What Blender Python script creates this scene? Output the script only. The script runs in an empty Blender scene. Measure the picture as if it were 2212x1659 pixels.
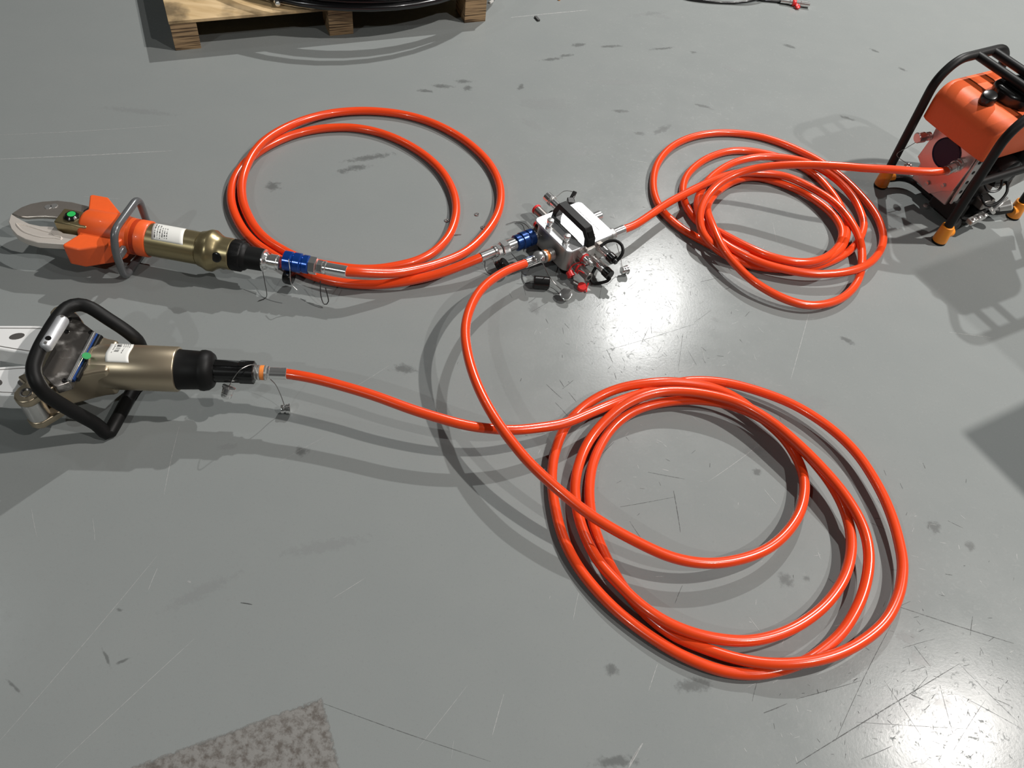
import bpy, bmesh, math, random
import numpy as np
from mathutils import Vector, Matrix

random.seed(7)
scene = bpy.context.scene
COL = scene.collection

# ------------------------------------------------------------------ camera
W_PX, H_PX, F_PX = 2212.0, 1659.0, 1760.0
CX, CY = W_PX / 2, H_PX / 2
TILT, ROLL, CAM_H = math.radians(51.0), math.radians(9.0), 1.5
FW = np.array([0, math.cos(TILT), -math.sin(TILT)])
DN = np.array([0, -math.sin(TILT), -math.cos(TILT)])
RT = np.array([1.0, 0, 0])
EX = math.cos(ROLL) * RT - math.sin(ROLL) * DN
EY = math.sin(ROLL) * RT + math.cos(ROLL) * DN
CAM = np.array([0, 0, CAM_H])


def px(u, v, z=0.0):
    """world point at height z seen at pixel (u, v) of the 2212x1659 frame"""
    d = FW + EX * (u - CX) / F_PX + EY * (v - CY) / F_PX
    return CAM + d * ((z - CAM_H) / d[2])


cam_data = bpy.data.cameras.new('camera')
cam_data.sensor_width = 36.0
cam_data.sensor_fit = 'HORIZONTAL'
cam_data.lens = 36.0 * F_PX / W_PX
cam_data.clip_start = 0.05
cam_obj = bpy.data.objects.new('camera', cam_data)
COL.objects.link(cam_obj)
cam_obj.matrix_world = Matrix(((EX[0], -EY[0], -FW[0], CAM[0]),
                               (EX[1], -EY[1], -FW[1], CAM[1]),
                               (EX[2], -EY[2], -FW[2], CAM[2]),
                               (0, 0, 0, 1)))
scene.camera = cam_obj

# ------------------------------------------------------------------ world, lamps, exposure
world = bpy.data.worlds.new('hall_air')
scene.world = world
world.use_nodes = True
world.node_tree.nodes['Background'].inputs[0].default_value = (0.55, 0.58, 0.6, 1)
world.node_tree.nodes['Background'].inputs[1].default_value = 0.005

LAMP_Z = 5.5
LAMPS = [  # high bay lamps under the hall roof: x, y, watts
    (1.42, 7.12, 620, (1.0, 0.99, 0.965)),
    (4.2, 2.56, 480, (1.0, 0.955, 0.91)),
    (4.26, -0.59, 190, (1.0, 0.965, 0.93)),
    (-3.2, -3.9, 135, (0.96, 1.0, 0.985)),
    (-4.4, 2.2, 22, (0.94, 0.99, 1.0)),
]
for lx, ly, lw, lc in LAMPS:
    ld = bpy.data.lights.new('high_bay_light', 'AREA')
    ld.shape = 'DISK'
    ld.size = 0.16
    ld.energy = lw
    ld.color = lc
    lo = bpy.data.objects.new('high_bay_light', ld)
    lo.location = (lx, ly, LAMP_Z)
    COL.objects.link(lo)

scene.view_settings.view_transform = 'Standard'
scene.view_settings.look = 'None'
scene.view_settings.gamma = 1.0
scene.view_settings.use_curve_mapping = False
scene.view_settings.exposure = -0.18


# ------------------------------------------------------------------ materials
def new_mat(name):
    m = bpy.data.materials.new(name)
    m.use_nodes = True
    return m, m.node_tree, m.node_tree.nodes['Principled BSDF']


def mat(name, col, rough=0.5, metal=0.0, coat=0.0, var=0.0, bump=0.0, scale=40.0, spec=0.5, rvar=0.0):
    m, nt, b = new_mat(name)
    b.inputs['Base Color'].default_value = (*col, 1)
    b.inputs['Roughness'].default_value = rough
    b.inputs['Metallic'].default_value = metal
    b.inputs['Coat Weight'].default_value = coat
    b.inputs['Coat Roughness'].default_value = 0.08
    b.inputs['Specular IOR Level'].default_value = spec
    if var or bump or rvar:
        tc = nt.nodes.new('ShaderNodeTexCoord')
        nz = nt.nodes.new('ShaderNodeTexNoise')
        nz.inputs['Scale'].default_value = scale
        nz.inputs['Detail'].default_value = 5
        nt.links.new(tc.outputs['Object'], nz.inputs['Vector'])
        if var:
            mx = nt.nodes.new('ShaderNodeMixRGB')
            mx.blend_type = 'MIX'
            mx.inputs[1].default_value = (*[c * (1 - var) for c in col], 1)
            mx.inputs[2].default_value = (*[min(1, c * (1 + var)) for c in col], 1)
            nt.links.new(nz.outputs['Fac'], mx.inputs[0])
            nt.links.new(mx.outputs[0], b.inputs['Base Color'])
        if rvar:
            mr = nt.nodes.new('ShaderNodeMapRange')
            mr.inputs['From Min'].default_value = 0.3
            mr.inputs['From Max'].default_value = 0.7
            mr.inputs['To Min'].default_value = max(0.02, rough - rvar)
            mr.inputs['To Max'].default_value = rough + rvar
            nt.links.new(nz.outputs['Fac'], mr.inputs['Value'])
            nt.links.new(mr.outputs[0], b.inputs['Roughness'])
        if bump:
            bp = nt.nodes.new('ShaderNodeBump')
            bp.inputs['Strength'].default_value = bump
            bp.inputs['Distance'].default_value = 0.002
            nt.links.new(nz.outputs['Fac'], bp.inputs['Height'])
            nt.links.new(bp.outputs[0], b.inputs['Normal'])
    return m


M = dict(
    hose=mat('orange_hose', (0.8, 0.066, 0.013), 0.24, 0, 0.3, 0.05, 0.03, 60),
    orange=mat('orange_plastic', (0.88, 0.125, 0.025), 0.42, 0, 0.1, 0.05, 0.05, 90),
    orange_dark=mat('orange_band', (0.6, 0.06, 0.015), 0.3, 0, 0.2),
    tank=mat('orange_tank', (0.82, 0.135, 0.035), 0.5, 0, 0, 0.06, 0.06, 220),
    boot=mat('amber_boot', (0.9, 0.3, 0.02), 0.4, 0, 0.1, 0.04),
    ring_orange=mat('orange_ring', (0.9, 0.28, 0.06), 0.35),
    bronze=mat('bronze_anodised', (0.47, 0.395, 0.285), 0.36, 0.85, 0, 0.05, 0, 30),
    bronze_dark=mat('olive_bronze', (0.35, 0.29, 0.16), 0.32, 0.8, 0, 0.05, 0, 30),
    chrome=mat('chrome', (0.92, 0.92, 0.91), 0.16, 0.9, 0, 0.04, 0, 50),
    steel=mat('satin_steel', (0.64, 0.63, 0.61), 0.3, 0.8, 0, 0.08, 0, 50),
    blade=mat('blade_steel', (0.5, 0.455, 0.41), 0.34, 0.8, 0, 0.12, 0.03, 35),
    blade_light=mat('blade_steel_light', (0.74, 0.68, 0.62), 0.4, 0.45, 0, 0.07, 0.03, 35),
    alu=mat('milled_aluminium', (0.62, 0.63, 0.65), 0.45, 0.6, 0, 0.12, 0.03, 25, rvar=0.12),
    alu_dark=mat('cast_aluminium', (0.52, 0.5, 0.48), 0.38, 0.85, 0, 0.1, 0.05, 30),
    arm=mat('white_anodised_arm', (0.88, 0.88, 0.87), 0.4, 0.15, 0, 0.03, 0, 30),
    black=mat('black_rubber', (0.008, 0.008, 0.008), 0.5, 0, 0, 0.2, 0.05, 60, spec=0.22),
    black_gloss=mat('black_gloss', (0.008, 0.008, 0.008), 0.25, 0, 0.15),
    black_paint=mat('black_powder_coat', (0.01, 0.01, 0.01), 0.48, 0, 0, 0.1, 0.05, 300, spec=0.3),
    grey_paint=mat('grey_enamel', (0.13, 0.135, 0.14), 0.28, 0.2, 0.3),
    blue=mat('blue_anodised', (0.01, 0.07, 0.36), 0.25, 0.55, 0.3, 0.1),
    navy=mat('navy_anodised', (0.012, 0.05, 0.2), 0.25, 0.55, 0.3, 0.1),
    red=mat('red_vinyl', (0.72, 0.03, 0.03), 0.35, 0, 0.1, 0.1),
    pipe_grey=mat('grey_zinc', (0.3, 0.28, 0.265), 0.35, 0.8, 0, 0.1),
    green=mat('green_sticker', (0.03, 0.5, 0.11), 0.4),
    green_dark=mat('green_dot', (0.01, 0.3, 0.07), 0.4),
    wire=mat('wire_steel', (0.35, 0.34, 0.33), 0.35, 0.9),
    wire_dark=mat('wire_dark', (0.06, 0.06, 0.06), 0.4, 0.5),
    engine=mat('engine_casting', (0.05, 0.05, 0.052), 0.42, 0.5, 0, 0.3, 0.2, 60),
    panel=mat('steel_panel', (0.72, 0.55, 0.53), 0.3, 0.8, 0, 0.07, 0.02, 30),  # pink tint paints the orange reflected from tank and hose
    bracket=mat('zinc_bracket', (0.6, 0.59, 0.57), 0.4, 0.6, 0, 0.06),
    dark_hole=mat('deep_blue_pump', (0.006, 0.006, 0.03), 0.4, 0.2),
    white=mat('paper_white', (0.85, 0.85, 0.82), 0.5),
    case=mat('case_grey', (0.2, 0.21, 0.22), 0.5),
    wall=mat('hall_wall', (0.09, 0.093, 0.096), 0.8, 0, 0, 0.05, 0, 1.0),
    ceil=mat('hall_ceiling', (0.06, 0.062, 0.065), 0.8, 0, 0, 0.08, 0, 1.0),
    black_hose=mat('black_hose', (0.012, 0.012, 0.013), 0.22, 0, 0.4),
    grit=mat('chip_debris', (0.05, 0.05, 0.05), 0.6),
)


def plate_material():
    """polished steel with worn, scuffed patches"""
    m, nt, b = new_mat('polished_scuffed_steel')
    tc = nt.nodes.new('ShaderNodeTexCoord')
    n1 = nt.nodes.new('ShaderNodeTexNoise')
    n1.inputs['Scale'].default_value = 28
    n1.inputs['Detail'].default_value = 3
    nt.links.new(tc.outputs['Object'], n1.inputs['Vector'])
    cr = nt.nodes.new('ShaderNodeValToRGB')
    cr.color_ramp.elements[0].position = 0.58
    cr.color_ramp.elements[0].color = (0.3, 0.28, 0.26, 1)
    cr.color_ramp.elements[1].position = 0.66
    cr.color_ramp.elements[1].color = (0.66, 0.63, 0.6, 1)
    nt.links.new(n1.outputs['Fac'], cr.inputs[0])
    nt.links.new(cr.outputs[0], b.inputs['Base Color'])
    b.inputs['Metallic'].default_value = 0.9
    mr = nt.nodes.new('ShaderNodeMapRange')
    mr.inputs['From Min'].default_value = 0.5
    mr.inputs['From Max'].default_value = 0.68
    mr.inputs['To Min'].default_value = 0.2
    mr.inputs['To Max'].default_value = 0.42
    nt.links.new(n1.outputs['Fac'], mr.inputs['Value'])
    nt.links.new(mr.outputs[0], b.inputs['Roughness'])
    return m


def wood_material(name, layered):
    m, nt, b = new_mat(name)
    tc = nt.nodes.new('ShaderNodeTexCoord')
    n1 = nt.nodes.new('ShaderNodeTexNoise')
    n1.inputs['Detail'].default_value = 6
    mp = nt.nodes.new('ShaderNodeMapping')
    nt.links.new(tc.outputs['Object'], mp.inputs['Vector'])
    cr = nt.nodes.new('ShaderNodeValToRGB')
    if layered:   # plywood plies seen on edge
        mp.inputs['Scale'].default_value = (9, 9, 260)
        n1.inputs['Scale'].default_value = 1.0
        cr.color_ramp.elements[0].position = 0.36
        cr.color_ramp.elements[0].color = (0.05, 0.028, 0.014, 1)
        cr.color_ramp.elements[1].position = 0.55
        cr.color_ramp.elements[1].color = (0.42, 0.28, 0.15, 1)
        nt.links.new(mp.outputs[0], n1.inputs['Vector'])
        nt.links.new(n1.outputs['Fac'], cr.inputs[0])
        nt.links.new(cr.outputs[0], b.inputs['Base Color'])
    else:         # face veneer with dark oil blotches
        mp.inputs['Scale'].default_value = (6, 40, 6)
        n1.inputs['Scale'].default_value = 1.0
        cr.color_ramp.elements[0].position = 0.3
        cr.color_ramp.elements[0].color = (0.5, 0.34, 0.16, 1)
        cr.color_ramp.elements[1].position = 0.7
        cr.color_ramp.elements[1].color = (0.72, 0.53, 0.3, 1)
        nt.links.new(mp.outputs[0], n1.inputs['Vector'])
        nt.links.new(n1.outputs['Fac'], cr.inputs[0])
        n2 = nt.nodes.new('ShaderNodeTexNoise')
        n2.inputs['Scale'].default_value = 7
        n2.inputs['Detail'].default_value = 6
        nt.links.new(tc.outputs['Object'], n2.inputs['Vector'])
        r2 = nt.nodes.new('ShaderNodeValToRGB')
        r2.color_ramp.elements[0].position = 0.46
        r2.color_ramp.elements[0].color = (0, 0, 0, 1)
        r2.color_ramp.elements[1].position = 0.62
        r2.color_ramp.elements[1].color = (0.85, 0.85, 0.85, 1)
        nt.links.new(n2.outputs['Fac'], r2.inputs[0])
        mx = nt.nodes.new('ShaderNodeMixRGB')
        mx.inputs[2].default_value = (0.1, 0.07, 0.035, 1)
        nt.links.new(r2.outputs[0], mx.inputs[0])
        nt.links.new(cr.outputs[0], mx.inputs[1])
        nt.links.new(mx.outputs[0], b.inputs['Base Color'])
    b.inputs['Roughness'].default_value = 0.7
    return m


def label_material(name, bars):
    """white sticker with printed rows; bars=True adds a bar code field (UV: u along, v across)"""
    m, nt, b = new_mat(name)
    tc = nt.nodes.new('ShaderNodeTexCoord')
    sp = nt.nodes.new('ShaderNodeSeparateXYZ')
    nt.links.new(tc.outputs['UV'], sp.inputs[0])

    def math_(op, a, bb=None):
        n = nt.nodes.new('ShaderNodeMath')
        n.operation = op
        for i, q in enumerate((a, bb)):
            if q is None:
                continue
            if isinstance(q, (int, float)):
                n.inputs[i].default_value = q
            else:
                nt.links.new(q, n.inputs[i])
        return n.outputs[0]

    def between(s, lo, hi):
        return math_('MULTIPLY', math_('GREATER_THAN', s, lo), math_('LESS_THAN', s, hi))

    u, v = sp.outputs[0], sp.outputs[1]

    def noise(scale_u, scale_v, seed):
        mp = nt.nodes.new('ShaderNodeMapping')
        mp.inputs['Scale'].default_value = (scale_u, scale_v, 1)
        mp.inputs['Location'].default_value = (seed, seed * 1.7, seed)
        nt.links.new(tc.outputs['UV'], mp.inputs['Vector'])
        n = nt.nodes.new('ShaderNodeTexNoise')
        n.inputs['Scale'].default_value = 1
        n.inputs['Detail'].default_value = 0
        nt.links.new(mp.outputs[0], n.inputs['Vector'])
        return n.outputs['Fac']

    def rows(u0, u1, v0, v1, n, seed):
        # n printed text rows running along v, stacked along u
        st = math_('FRACT', math_('MULTIPLY', math_('SUBTRACT', u, u0), n / (u1 - u0)))
        ink = math_('MULTIPLY', between(st, 0.25, 0.75), math_('GREATER_THAN', noise(n * 2, 46, seed), 0.47))
        return math_('MULTIPLY', ink, math_('MULTIPLY', between(u, u0, u1), between(v, v0, v1)))

    if bars:
        fields = [math_('MULTIPLY', math_('GREATER_THAN', noise(1, 60, 3.1), 0.5),
                        math_('MULTIPLY', between(u, 0.3, 0.5), between(v, 0.4, 0.92))),
                  rows(0.18, 0.26, 0.35, 0.92, 1, 1.3),
                  rows(0.56, 0.9, 0.66, 0.95, 4, 8.7), rows(0.6, 0.7, 0.35, 0.62, 1, 5.1)]
    else:
        fields = [rows(0.06, 0.3, 0.08, 0.75, 3, 1.1), rows(0.3, 0.52, 0.12, 0.6, 3, 4.4),
                  rows(0.06, 0.14, 0.75, 0.95, 1, 2.2)]
    tot = fields[0]
    for f in fields[1:]:
        tot = math_('MAXIMUM', tot, f)
    mx = nt.nodes.new('ShaderNodeMixRGB')
    mx.inputs[1].default_value = (0.84, 0.84, 0.8, 1)
    mx.inputs[2].default_value = (0.06, 0.06, 0.06, 1)
    nt.links.new(tot, mx.inputs[0])
    nt.links.new(mx.outputs[0], b.inputs['Base Color'])
    b.inputs['Roughness'].default_value = 0.5
    return m


M['scuffed'] = plate_material()
M['ply_edge'] = wood_material('plywood_edge', True)
M['ply_face'] = wood_material('plywood_face', False)
M['label_rows'] = label_material('sticker_rows', False)
M['label_bars'] = label_material('sticker_barcode', True)


def floor_material():
    m, nt, b = new_mat('grey_epoxy_floor')
    N = nt.nodes
    LK = nt.links.new
    tc = N.new('ShaderNodeTexCoord')
    P = tc.outputs['Object']

    def math_(op, a, bb=None, cc=None, clamp=False):
        n = N.new('ShaderNodeMath')
        n.operation = op
        n.use_clamp = clamp
        for i, q in enumerate((a, bb, cc)):
            if q is None:
                continue
            if isinstance(q, (int, float)):
                n.inputs[i].default_value = q
            else:
                LK(q, n.inputs[i])
        return n.outputs[0]

    def noise(scale, detail=5, rough=0.55, vec=P, dist=0.0):
        n = N.new('ShaderNodeTexNoise')
        n.inputs['Scale'].default_value = scale
        n.inputs['Detail'].default_value = detail
        n.inputs['Roughness'].default_value = rough
        n.inputs['Distortion'].default_value = dist
        LK(vec, n.inputs['Vector'])
        return n.outputs['Fac']

    def ramp(val, lo, hi, a=0.0, bb=1.0):
        n = N.new('ShaderNodeMapRange')
        n.interpolation_type = 'SMOOTHSTEP'
        n.inputs['From Min'].default_value = lo
        n.inputs['From Max'].default_value = hi
        n.inputs['To Min'].default_value = a
        n.inputs['To Max'].default_value = bb
        LK(val, n.inputs['Value'])
        return n.outputs[0]

    big = noise(0.9, 3)
    mid = noise(7, 6, 0.6)
    fine = noise(160, 3, 0.6)
    grain = noise(900, 2, 0.5)
    flecks = ramp(noise(70, 8, 0.75, dist=1.2), 0.56, 0.66)

    base = N.new('ShaderNodeMixRGB')
    base.inputs[1].default_value = (0.206, 0.224, 0.223, 1)
    base.inputs[2].default_value = (0.243, 0.257, 0.251, 1)
    LK(math_('MULTIPLY_ADD', mid, 0.6, math_('MULTIPLY', big, 0.4)), base.inputs[0])

    def mixin(prev, fac, col, amt):
        n = N.new('ShaderNodeMixRGB')
        n.inputs[2].default_value = (*col, 1)
        LK(math_('MULTIPLY', fac, amt), n.inputs[0])
        LK(prev, n.inputs[1])
        return n.outputs[0]

    col = mixin(base.outputs[0], ramp(fine, 0.55, 0.75), (0.19, 0.2, 0.2), 0.35)
    col = mixin(col, ramp(grain, 0.4, 0.6), (0.27, 0.275, 0.27), 0.25)
    col = mixin(col, flecks, (0.2, 0.205, 0.2), 0.2)
    LK(col, b.inputs['Base Color'])

    rough = ramp(mid, 0.3, 0.7, 0.16, 0.23)
    rough = math_('ADD', rough, math_('MULTIPLY', flecks, 0.3))
    LK(rough, b.inputs['Roughness'])
    b.inputs['Specular IOR Level'].default_value = 0.12
    # scuffed micro relief
    bp = N.new('ShaderNodeBump')
    bp.inputs['Strength'].default_value = 0.12
    bp.inputs['Distance'].default_value = 0.001
    h = math_('ADD', math_('MULTIPLY', fine, 0.6), math_('MULTIPLY', grain, 0.4))
    LK(h, bp.inputs['Height'])
    LK(bp.outputs[0], b.inputs['Normal'])
    return m


M['floor'] = floor_material()


def mark_material(name, col, amount, rough, mode):
    """wear and one painted shadow on the coating; uv: radial (-1..1) for blotches, v across for scratches, metric for bare concrete"""
    m, nt, b = new_mat(name)
    N, LK = nt.nodes, nt.links.new
    b.inputs['Base Color'].default_value = (*col, 1)
    b.inputs['Roughness'].default_value = rough
    tc = N.new('ShaderNodeTexCoord')
    nz = N.new('ShaderNodeTexNoise')
    nz.inputs['Scale'].default_value = {'spot': 70, 'line': 120, 'bare': 70}[mode]
    nz.inputs['Detail'].default_value = 6
    nz.inputs['Roughness'].default_value = 0.65
    LK(tc.outputs['Object'], nz.inputs['Vector'])
    mr = N.new('ShaderNodeMapRange')
    mr.interpolation_type = 'SMOOTHSTEP'
    if mode == 'spot':
        ln = N.new('ShaderNodeVectorMath')
        ln.operation = 'LENGTH'
        LK(tc.outputs['UV'], ln.inputs[0])
        ma = N.new('ShaderNodeMath')
        ma.operation = 'MULTIPLY_ADD'
        LK(nz.outputs['Fac'], ma.inputs[0])
        ma.inputs[1].default_value = 1.9
        LK(ln.outputs['Value'], ma.inputs[2])
        mr.inputs['From Min'].default_value = 1.15
        mr.inputs['From Max'].default_value = 1.8
        LK(ma.outputs[0], mr.inputs['Value'])
        mr.inputs['To Min'].default_value = amount
        mr.inputs['To Max'].default_value = 0
    elif mode == 'line':
        LK(nz.outputs['Fac'], mr.inputs['Value'])
        mr.inputs['From Min'].default_value = 0.3
        mr.inputs['From Max'].default_value = 0.6
        mr.inputs['To Min'].default_value = amount * 0.25
        mr.inputs['To Max'].default_value = amount
    else:
        cr = N.new('ShaderNodeValToRGB')
        cr.color_ramp.elements[0].position = 0.38
        cr.color_ramp.elements[0].color = (0.115, 0.1, 0.088, 1)
        cr.color_ramp.elements[1].position = 0.56
        cr.color_ramp.elements[1].color = (0.235, 0.228, 0.215, 1)
        LK(nz.outputs['Fac'], cr.inputs[0])
        LK(cr.outputs[0], b.inputs['Base Color'])
        bp = N.new('ShaderNodeBump')
        bp.inputs['Strength'].default_value = 0.5
        bp.inputs['Distance'].default_value = 0.002
        LK(nz.outputs['Fac'], bp.inputs['Height'])
        LK(bp.outputs[0], b.inputs['Normal'])
        sx = N.new('ShaderNodeSeparateXYZ')       # uv.x = distance from the nearest straight edge
        LK(tc.outputs['UV'], sx.inputs[0])
        ma = N.new('ShaderNodeMath')
        ma.operation = 'MULTIPLY_ADD'
        LK(nz.outputs['Fac'], ma.inputs[0])
        ma.inputs[1].default_value = 0.03
        LK(sx.outputs[0], ma.inputs[2])
        LK(ma.outputs[0], mr.inputs['Value'])
        mr.inputs['From Min'].default_value = 0.014
        mr.inputs['From Max'].default_value = 0.022
        mr.inputs['To Min'].default_value = 0
        mr.inputs['To Max'].default_value = amount
    LK(mr.outputs[0], b.inputs['Alpha'])
    return m


M['stain_and_shadow'] = mark_material('floor_stain_and_shadow', (0.105, 0.108, 0.105), 0.36, 0.3, 'spot')
M['stain_pale'] = mark_material('pale_floor_scuff', (0.33, 0.34, 0.34), 0.25, 0.36, 'spot')
M['scratch_pale'] = mark_material('pale_scratch', (0.55, 0.55, 0.54), 0.55, 0.5, 'line')
M['scratch_dark'] = mark_material('dark_scratch', (0.045, 0.045, 0.045), 0.68, 0.6, 'line')
M['bare'] = mark_material('bare_concrete', (0.2, 0.2, 0.2), 0.85, 0.6, 'bare')


# ------------------------------------------------------------------ mesh helpers
class Frame:
    """local tool frame: origin on the ground, x along heading"""

    def __init__(self, origin, heading_deg):
        a = math.radians(heading_deg)
        self.o = np.array([origin[0], origin[1], 0.0])
        self.R = np.array([[math.cos(a), -math.sin(a), 0], [math.sin(a), math.cos(a), 0], [0, 0, 1]])

    def w(self, p):
        return self.o + self.R @ np.array(p, float)

    def l(self, u, v, z):
        return self.R.T @ (px(u, v, z) - self.o)


ID = Frame((0, 0, 0), 0)


def unit(v):
    v = np.array(v, float)
    return v / max(1e-12, np.linalg.norm(v))


class MB:
    def __init__(self, frame=ID):
        self.v, self.f, self.uv = [], [], {}
        self.fr = frame

    def add(self, vs, fs):
        n = len(self.v)
        self.v += [tuple(p) for p in vs]
        self.f += [tuple(i + n for i in q) for q in fs]
        return self

    def box(self, c, s, ax=(1, 0, 0), up=(0, 0, 1)):
        x = unit(ax)
        z = unit(np.array(up) - x * np.dot(up, x))
        y = np.cross(z, x)
        c = np.array(c, float)
        vs = [c + x * (i * s[0] / 2) + y * (j * s[1] / 2) + z * (k * s[2] / 2)
              for k in (-1, 1) for j in (-1, 1) for i in (-1, 1)]
        return self.add(vs, [(0, 2, 3, 1), (4, 5, 7, 6), (0, 1, 5, 4), (2, 6, 7, 3), (0, 4, 6, 2), (1, 3, 7, 5)])

    def lathe(self, prof, p0, d, n=28, up=(0, 0, 1), phase=0.0, lobes=None):
        """profile [(t, r)] revolved about the axis p0 + t*d"""
        d = unit(d)
        ref = np.array(up, float) if abs(np.dot(unit(up), d)) < 0.95 else np.array([1.0, 0, 0])
        a = unit(np.cross(ref, d))
        b_ = np.cross(d, a)
        p0 = np.array(p0, float)
        vs, fs = [], []
        for t, r in prof:
            for k in range(n):
                q = 2 * math.pi * k / n + phase
                rr = r * (1 + (lobes[1] * (1 if math.cos(lobes[0] * q) > 0 else -1) if lobes else 0))
                vs.append(p0 + d * t + (a * math.cos(q) + b_ * math.sin(q)) * rr)
        m = len(prof)
        for i in range(m - 1):
            for k in range(n):
                k2 = (k + 1) % n
                fs.append((i * n + k, i * n + k2, (i + 1) * n + k2, (i + 1) * n + k))
        fs.append(tuple(reversed(range(n))))
        fs.append(tuple((m - 1) * n + k for k in range(n)))
        return self.add(vs, fs)

    def cyl(self, p0, p1, r, n=20, r2=None, phase=0.0):
        p0, p1 = np.array(p0, float), np.array(p1, float)
        L = np.linalg.norm(p1 - p0)
        return self.lathe([(0, r), (L, r if r2 is None else r2)], p0, p1 - p0, n, phase=phase)

    def tube(self, path, r, n=12, closed=False):
        P = [np.array(p, float) for p in path]
        m = len(P)
        T = []
        for i in range(m):
            if closed:
                T.append(unit(P[(i + 1) % m] - P[i - 1]))
            else:
                T.append(unit(P[min(i + 1, m - 1)] - P[max(i - 1, 0)]))
        ref = np.array([0, 0, 1.0]) if abs(T[0][2]) < 0.9 else np.array([1.0, 0, 0])
        nrm = unit(np.cross(np.cross(T[0], ref), T[0]))
        N0 = nrm
        frames = []
        for i in range(m):
            nrm = unit(nrm - T[i] * np.dot(nrm, T[i]))
            frames.append(nrm)
        vs, fs = [], []
        for i in range(m):
            rr = r[i] if hasattr(r, '__len__') else r
            bi = np.cross(T[i], frames[i])
            for k in range(n):
                q = 2 * math.pi * k / n
                vs.append(P[i] + (frames[i] * math.cos(q) + bi * math.sin(q)) * rr)
        for i in range(m if closed else m - 1):
            j = (i + 1) % m
            off = 0
            if closed and j == 0:   # match the twist of the last ring
                d0 = [np.dot(vs[i * n] - P[i], vs[k] - P[0]) for k in range(n)]
                off = int(np.argmax(d0))
            for k in range(n):
                k2 = (k + 1) % n
                fs.append((i * n + k, i * n + k2, j * n + (k2 + off) % n, j * n + (k + off) % n))
        if not closed:
            fs.append(tuple(reversed(range(n))))
            fs.append(tuple((m - 1) * n + k for k in range(n)))
        return self.add(vs, fs)

    def prism(self, outline, h0, h1, o=(0, 0, 0), ax=(1, 0, 0), ay=(0, 1, 0)):
        """outline points (a, b) in the ax/ay plane, extruded along ax x ay from h0 to h1; h may be a function"""
        ax, ay = unit(ax), unit(ay)
        az = np.cross(ax, ay)
        o = np.array(o, float)
        ar = sum(outline[i - 1][0] * outline[i][1] - outline[i][0] * outline[i - 1][1] for i in range(len(outline)))
        if ar < 0:
            outline = outline[::-1]
        n = len(outline)
        f0 = h0 if callable(h0) else (lambda a, b: h0)
        f1 = h1 if callable(h1) else (lambda a, b: h1)
        vs = [o + ax * a + ay * b + az * f0(a, b) for a, b in outline] + [o + ax * a + ay * b + az * f1(a, b) for a, b in outline]
        fs = [tuple(reversed(range(n))), tuple(range(n, 2 * n))]
        fs += [(i, (i + 1) % n, n + (i + 1) % n, n + i) for i in range(n)]
        return self.add(vs, fs)

    def patch(self, grid):
        """grid[i][j] of points with uv = i/j fractions (a thin printed sheet)"""
        m, n = len(grid), len(grid[0])
        base = len(self.v)
        vs = [p for row in grid for p in row]
        fs = [(i * n + j, i * n + j + 1, (i + 1) * n + j + 1, (i + 1) * n + j) for i in range(m - 1) for j in range(n - 1)]
        self.add(vs, fs)
        for i in range(m):
            for j in range(n):
                self.uv[base + i * n + j] = (i / (m - 1), j / (n - 1))
        return self

    def build(self, name, material, parent=None, bevel=0.0, seg=2, angle=38, smooth=True, solid=0.0):
        root = parent
        while root is not None and root.parent is not None:
            root = root.parent
        off = np.array(root.location) if root is not None else np.zeros(3)
        me = bpy.data.meshes.new(name)
        me.from_pydata([tuple(self.fr.w(p) - off) for p in self.v], [], self.f)
        bm = bmesh.new()
        bm.from_mesh(me)
        bmesh.ops.recalc_face_normals(bm, faces=bm.faces[:])
        bm.to_mesh(me)
        bm.free()
        if self.uv:
            ul = me.uv_layers.new(name='UVMap')
            for lp in me.loops:
                if lp.vertex_index in self.uv:
                    ul.data[lp.index].uv = self.uv[lp.vertex_index]
        if smooth:
            for p in me.polygons:
                p.use_smooth = True
            me.set_sharp_from_angle(angle=math.radians(angle))
        me.materials.append(material)
        o = bpy.data.objects.new(name, me)
        COL.objects.link(o)
        if parent is not None:
            o.parent = parent
        if solid:
            md = o.modifiers.new('thickness', 'SOLIDIFY')
            md.thickness = solid
        if bevel:
            md = o.modifiers.new('soft_edges', 'BEVEL')
            md.width = bevel
            md.segments = seg
            md.limit_method = 'ANGLE'
            md.angle_limit = math.radians(35)
            md.harden_normals = False
        return o


def thing(name, label, cat, loc, group=None):
    o = bpy.data.objects.new(name, None)
    o.empty_display_size = 0.05
    COL.objects.link(o)
    o.location = tuple(float(q) for q in loc)
    return tag(o, label, cat, group)


def tag(o, label, cat, group=None):
    o['label'] = label
    o['category'] = cat
    if group:
        o['group'] = group
    return o


def spline(pts, step=0.012, closed=False):
    """centripetal-like Catmull-Rom through the points"""
    P = [np.array(p, float) for p in pts]
    n = len(P)
    out = []
    rng = range(n if closed else n - 1)
    for i in rng:
        p1, p2 = P[i], P[(i + 1) % n]
        p0 = P[i - 1] if (i > 0 or closed) else 2 * p1 - p2
        p3 = P[(i + 2) % n] if (i + 2 < n or closed) else 2 * p2 - p1
        k = max(2, int(np.linalg.norm((p2 - p1)[:3]) / step))
        for j in range(k):
            t = j / k
            out.append(0.5 * (2 * p1 + (p2 - p0) * t + (2 * p0 - 5 * p1 + 4 * p2 - p3) * t * t + (3 * p1 - p0 - 3 * p2 + p3) * t ** 3))
    if not closed:
        out.append(P[-1])
    return out


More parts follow.
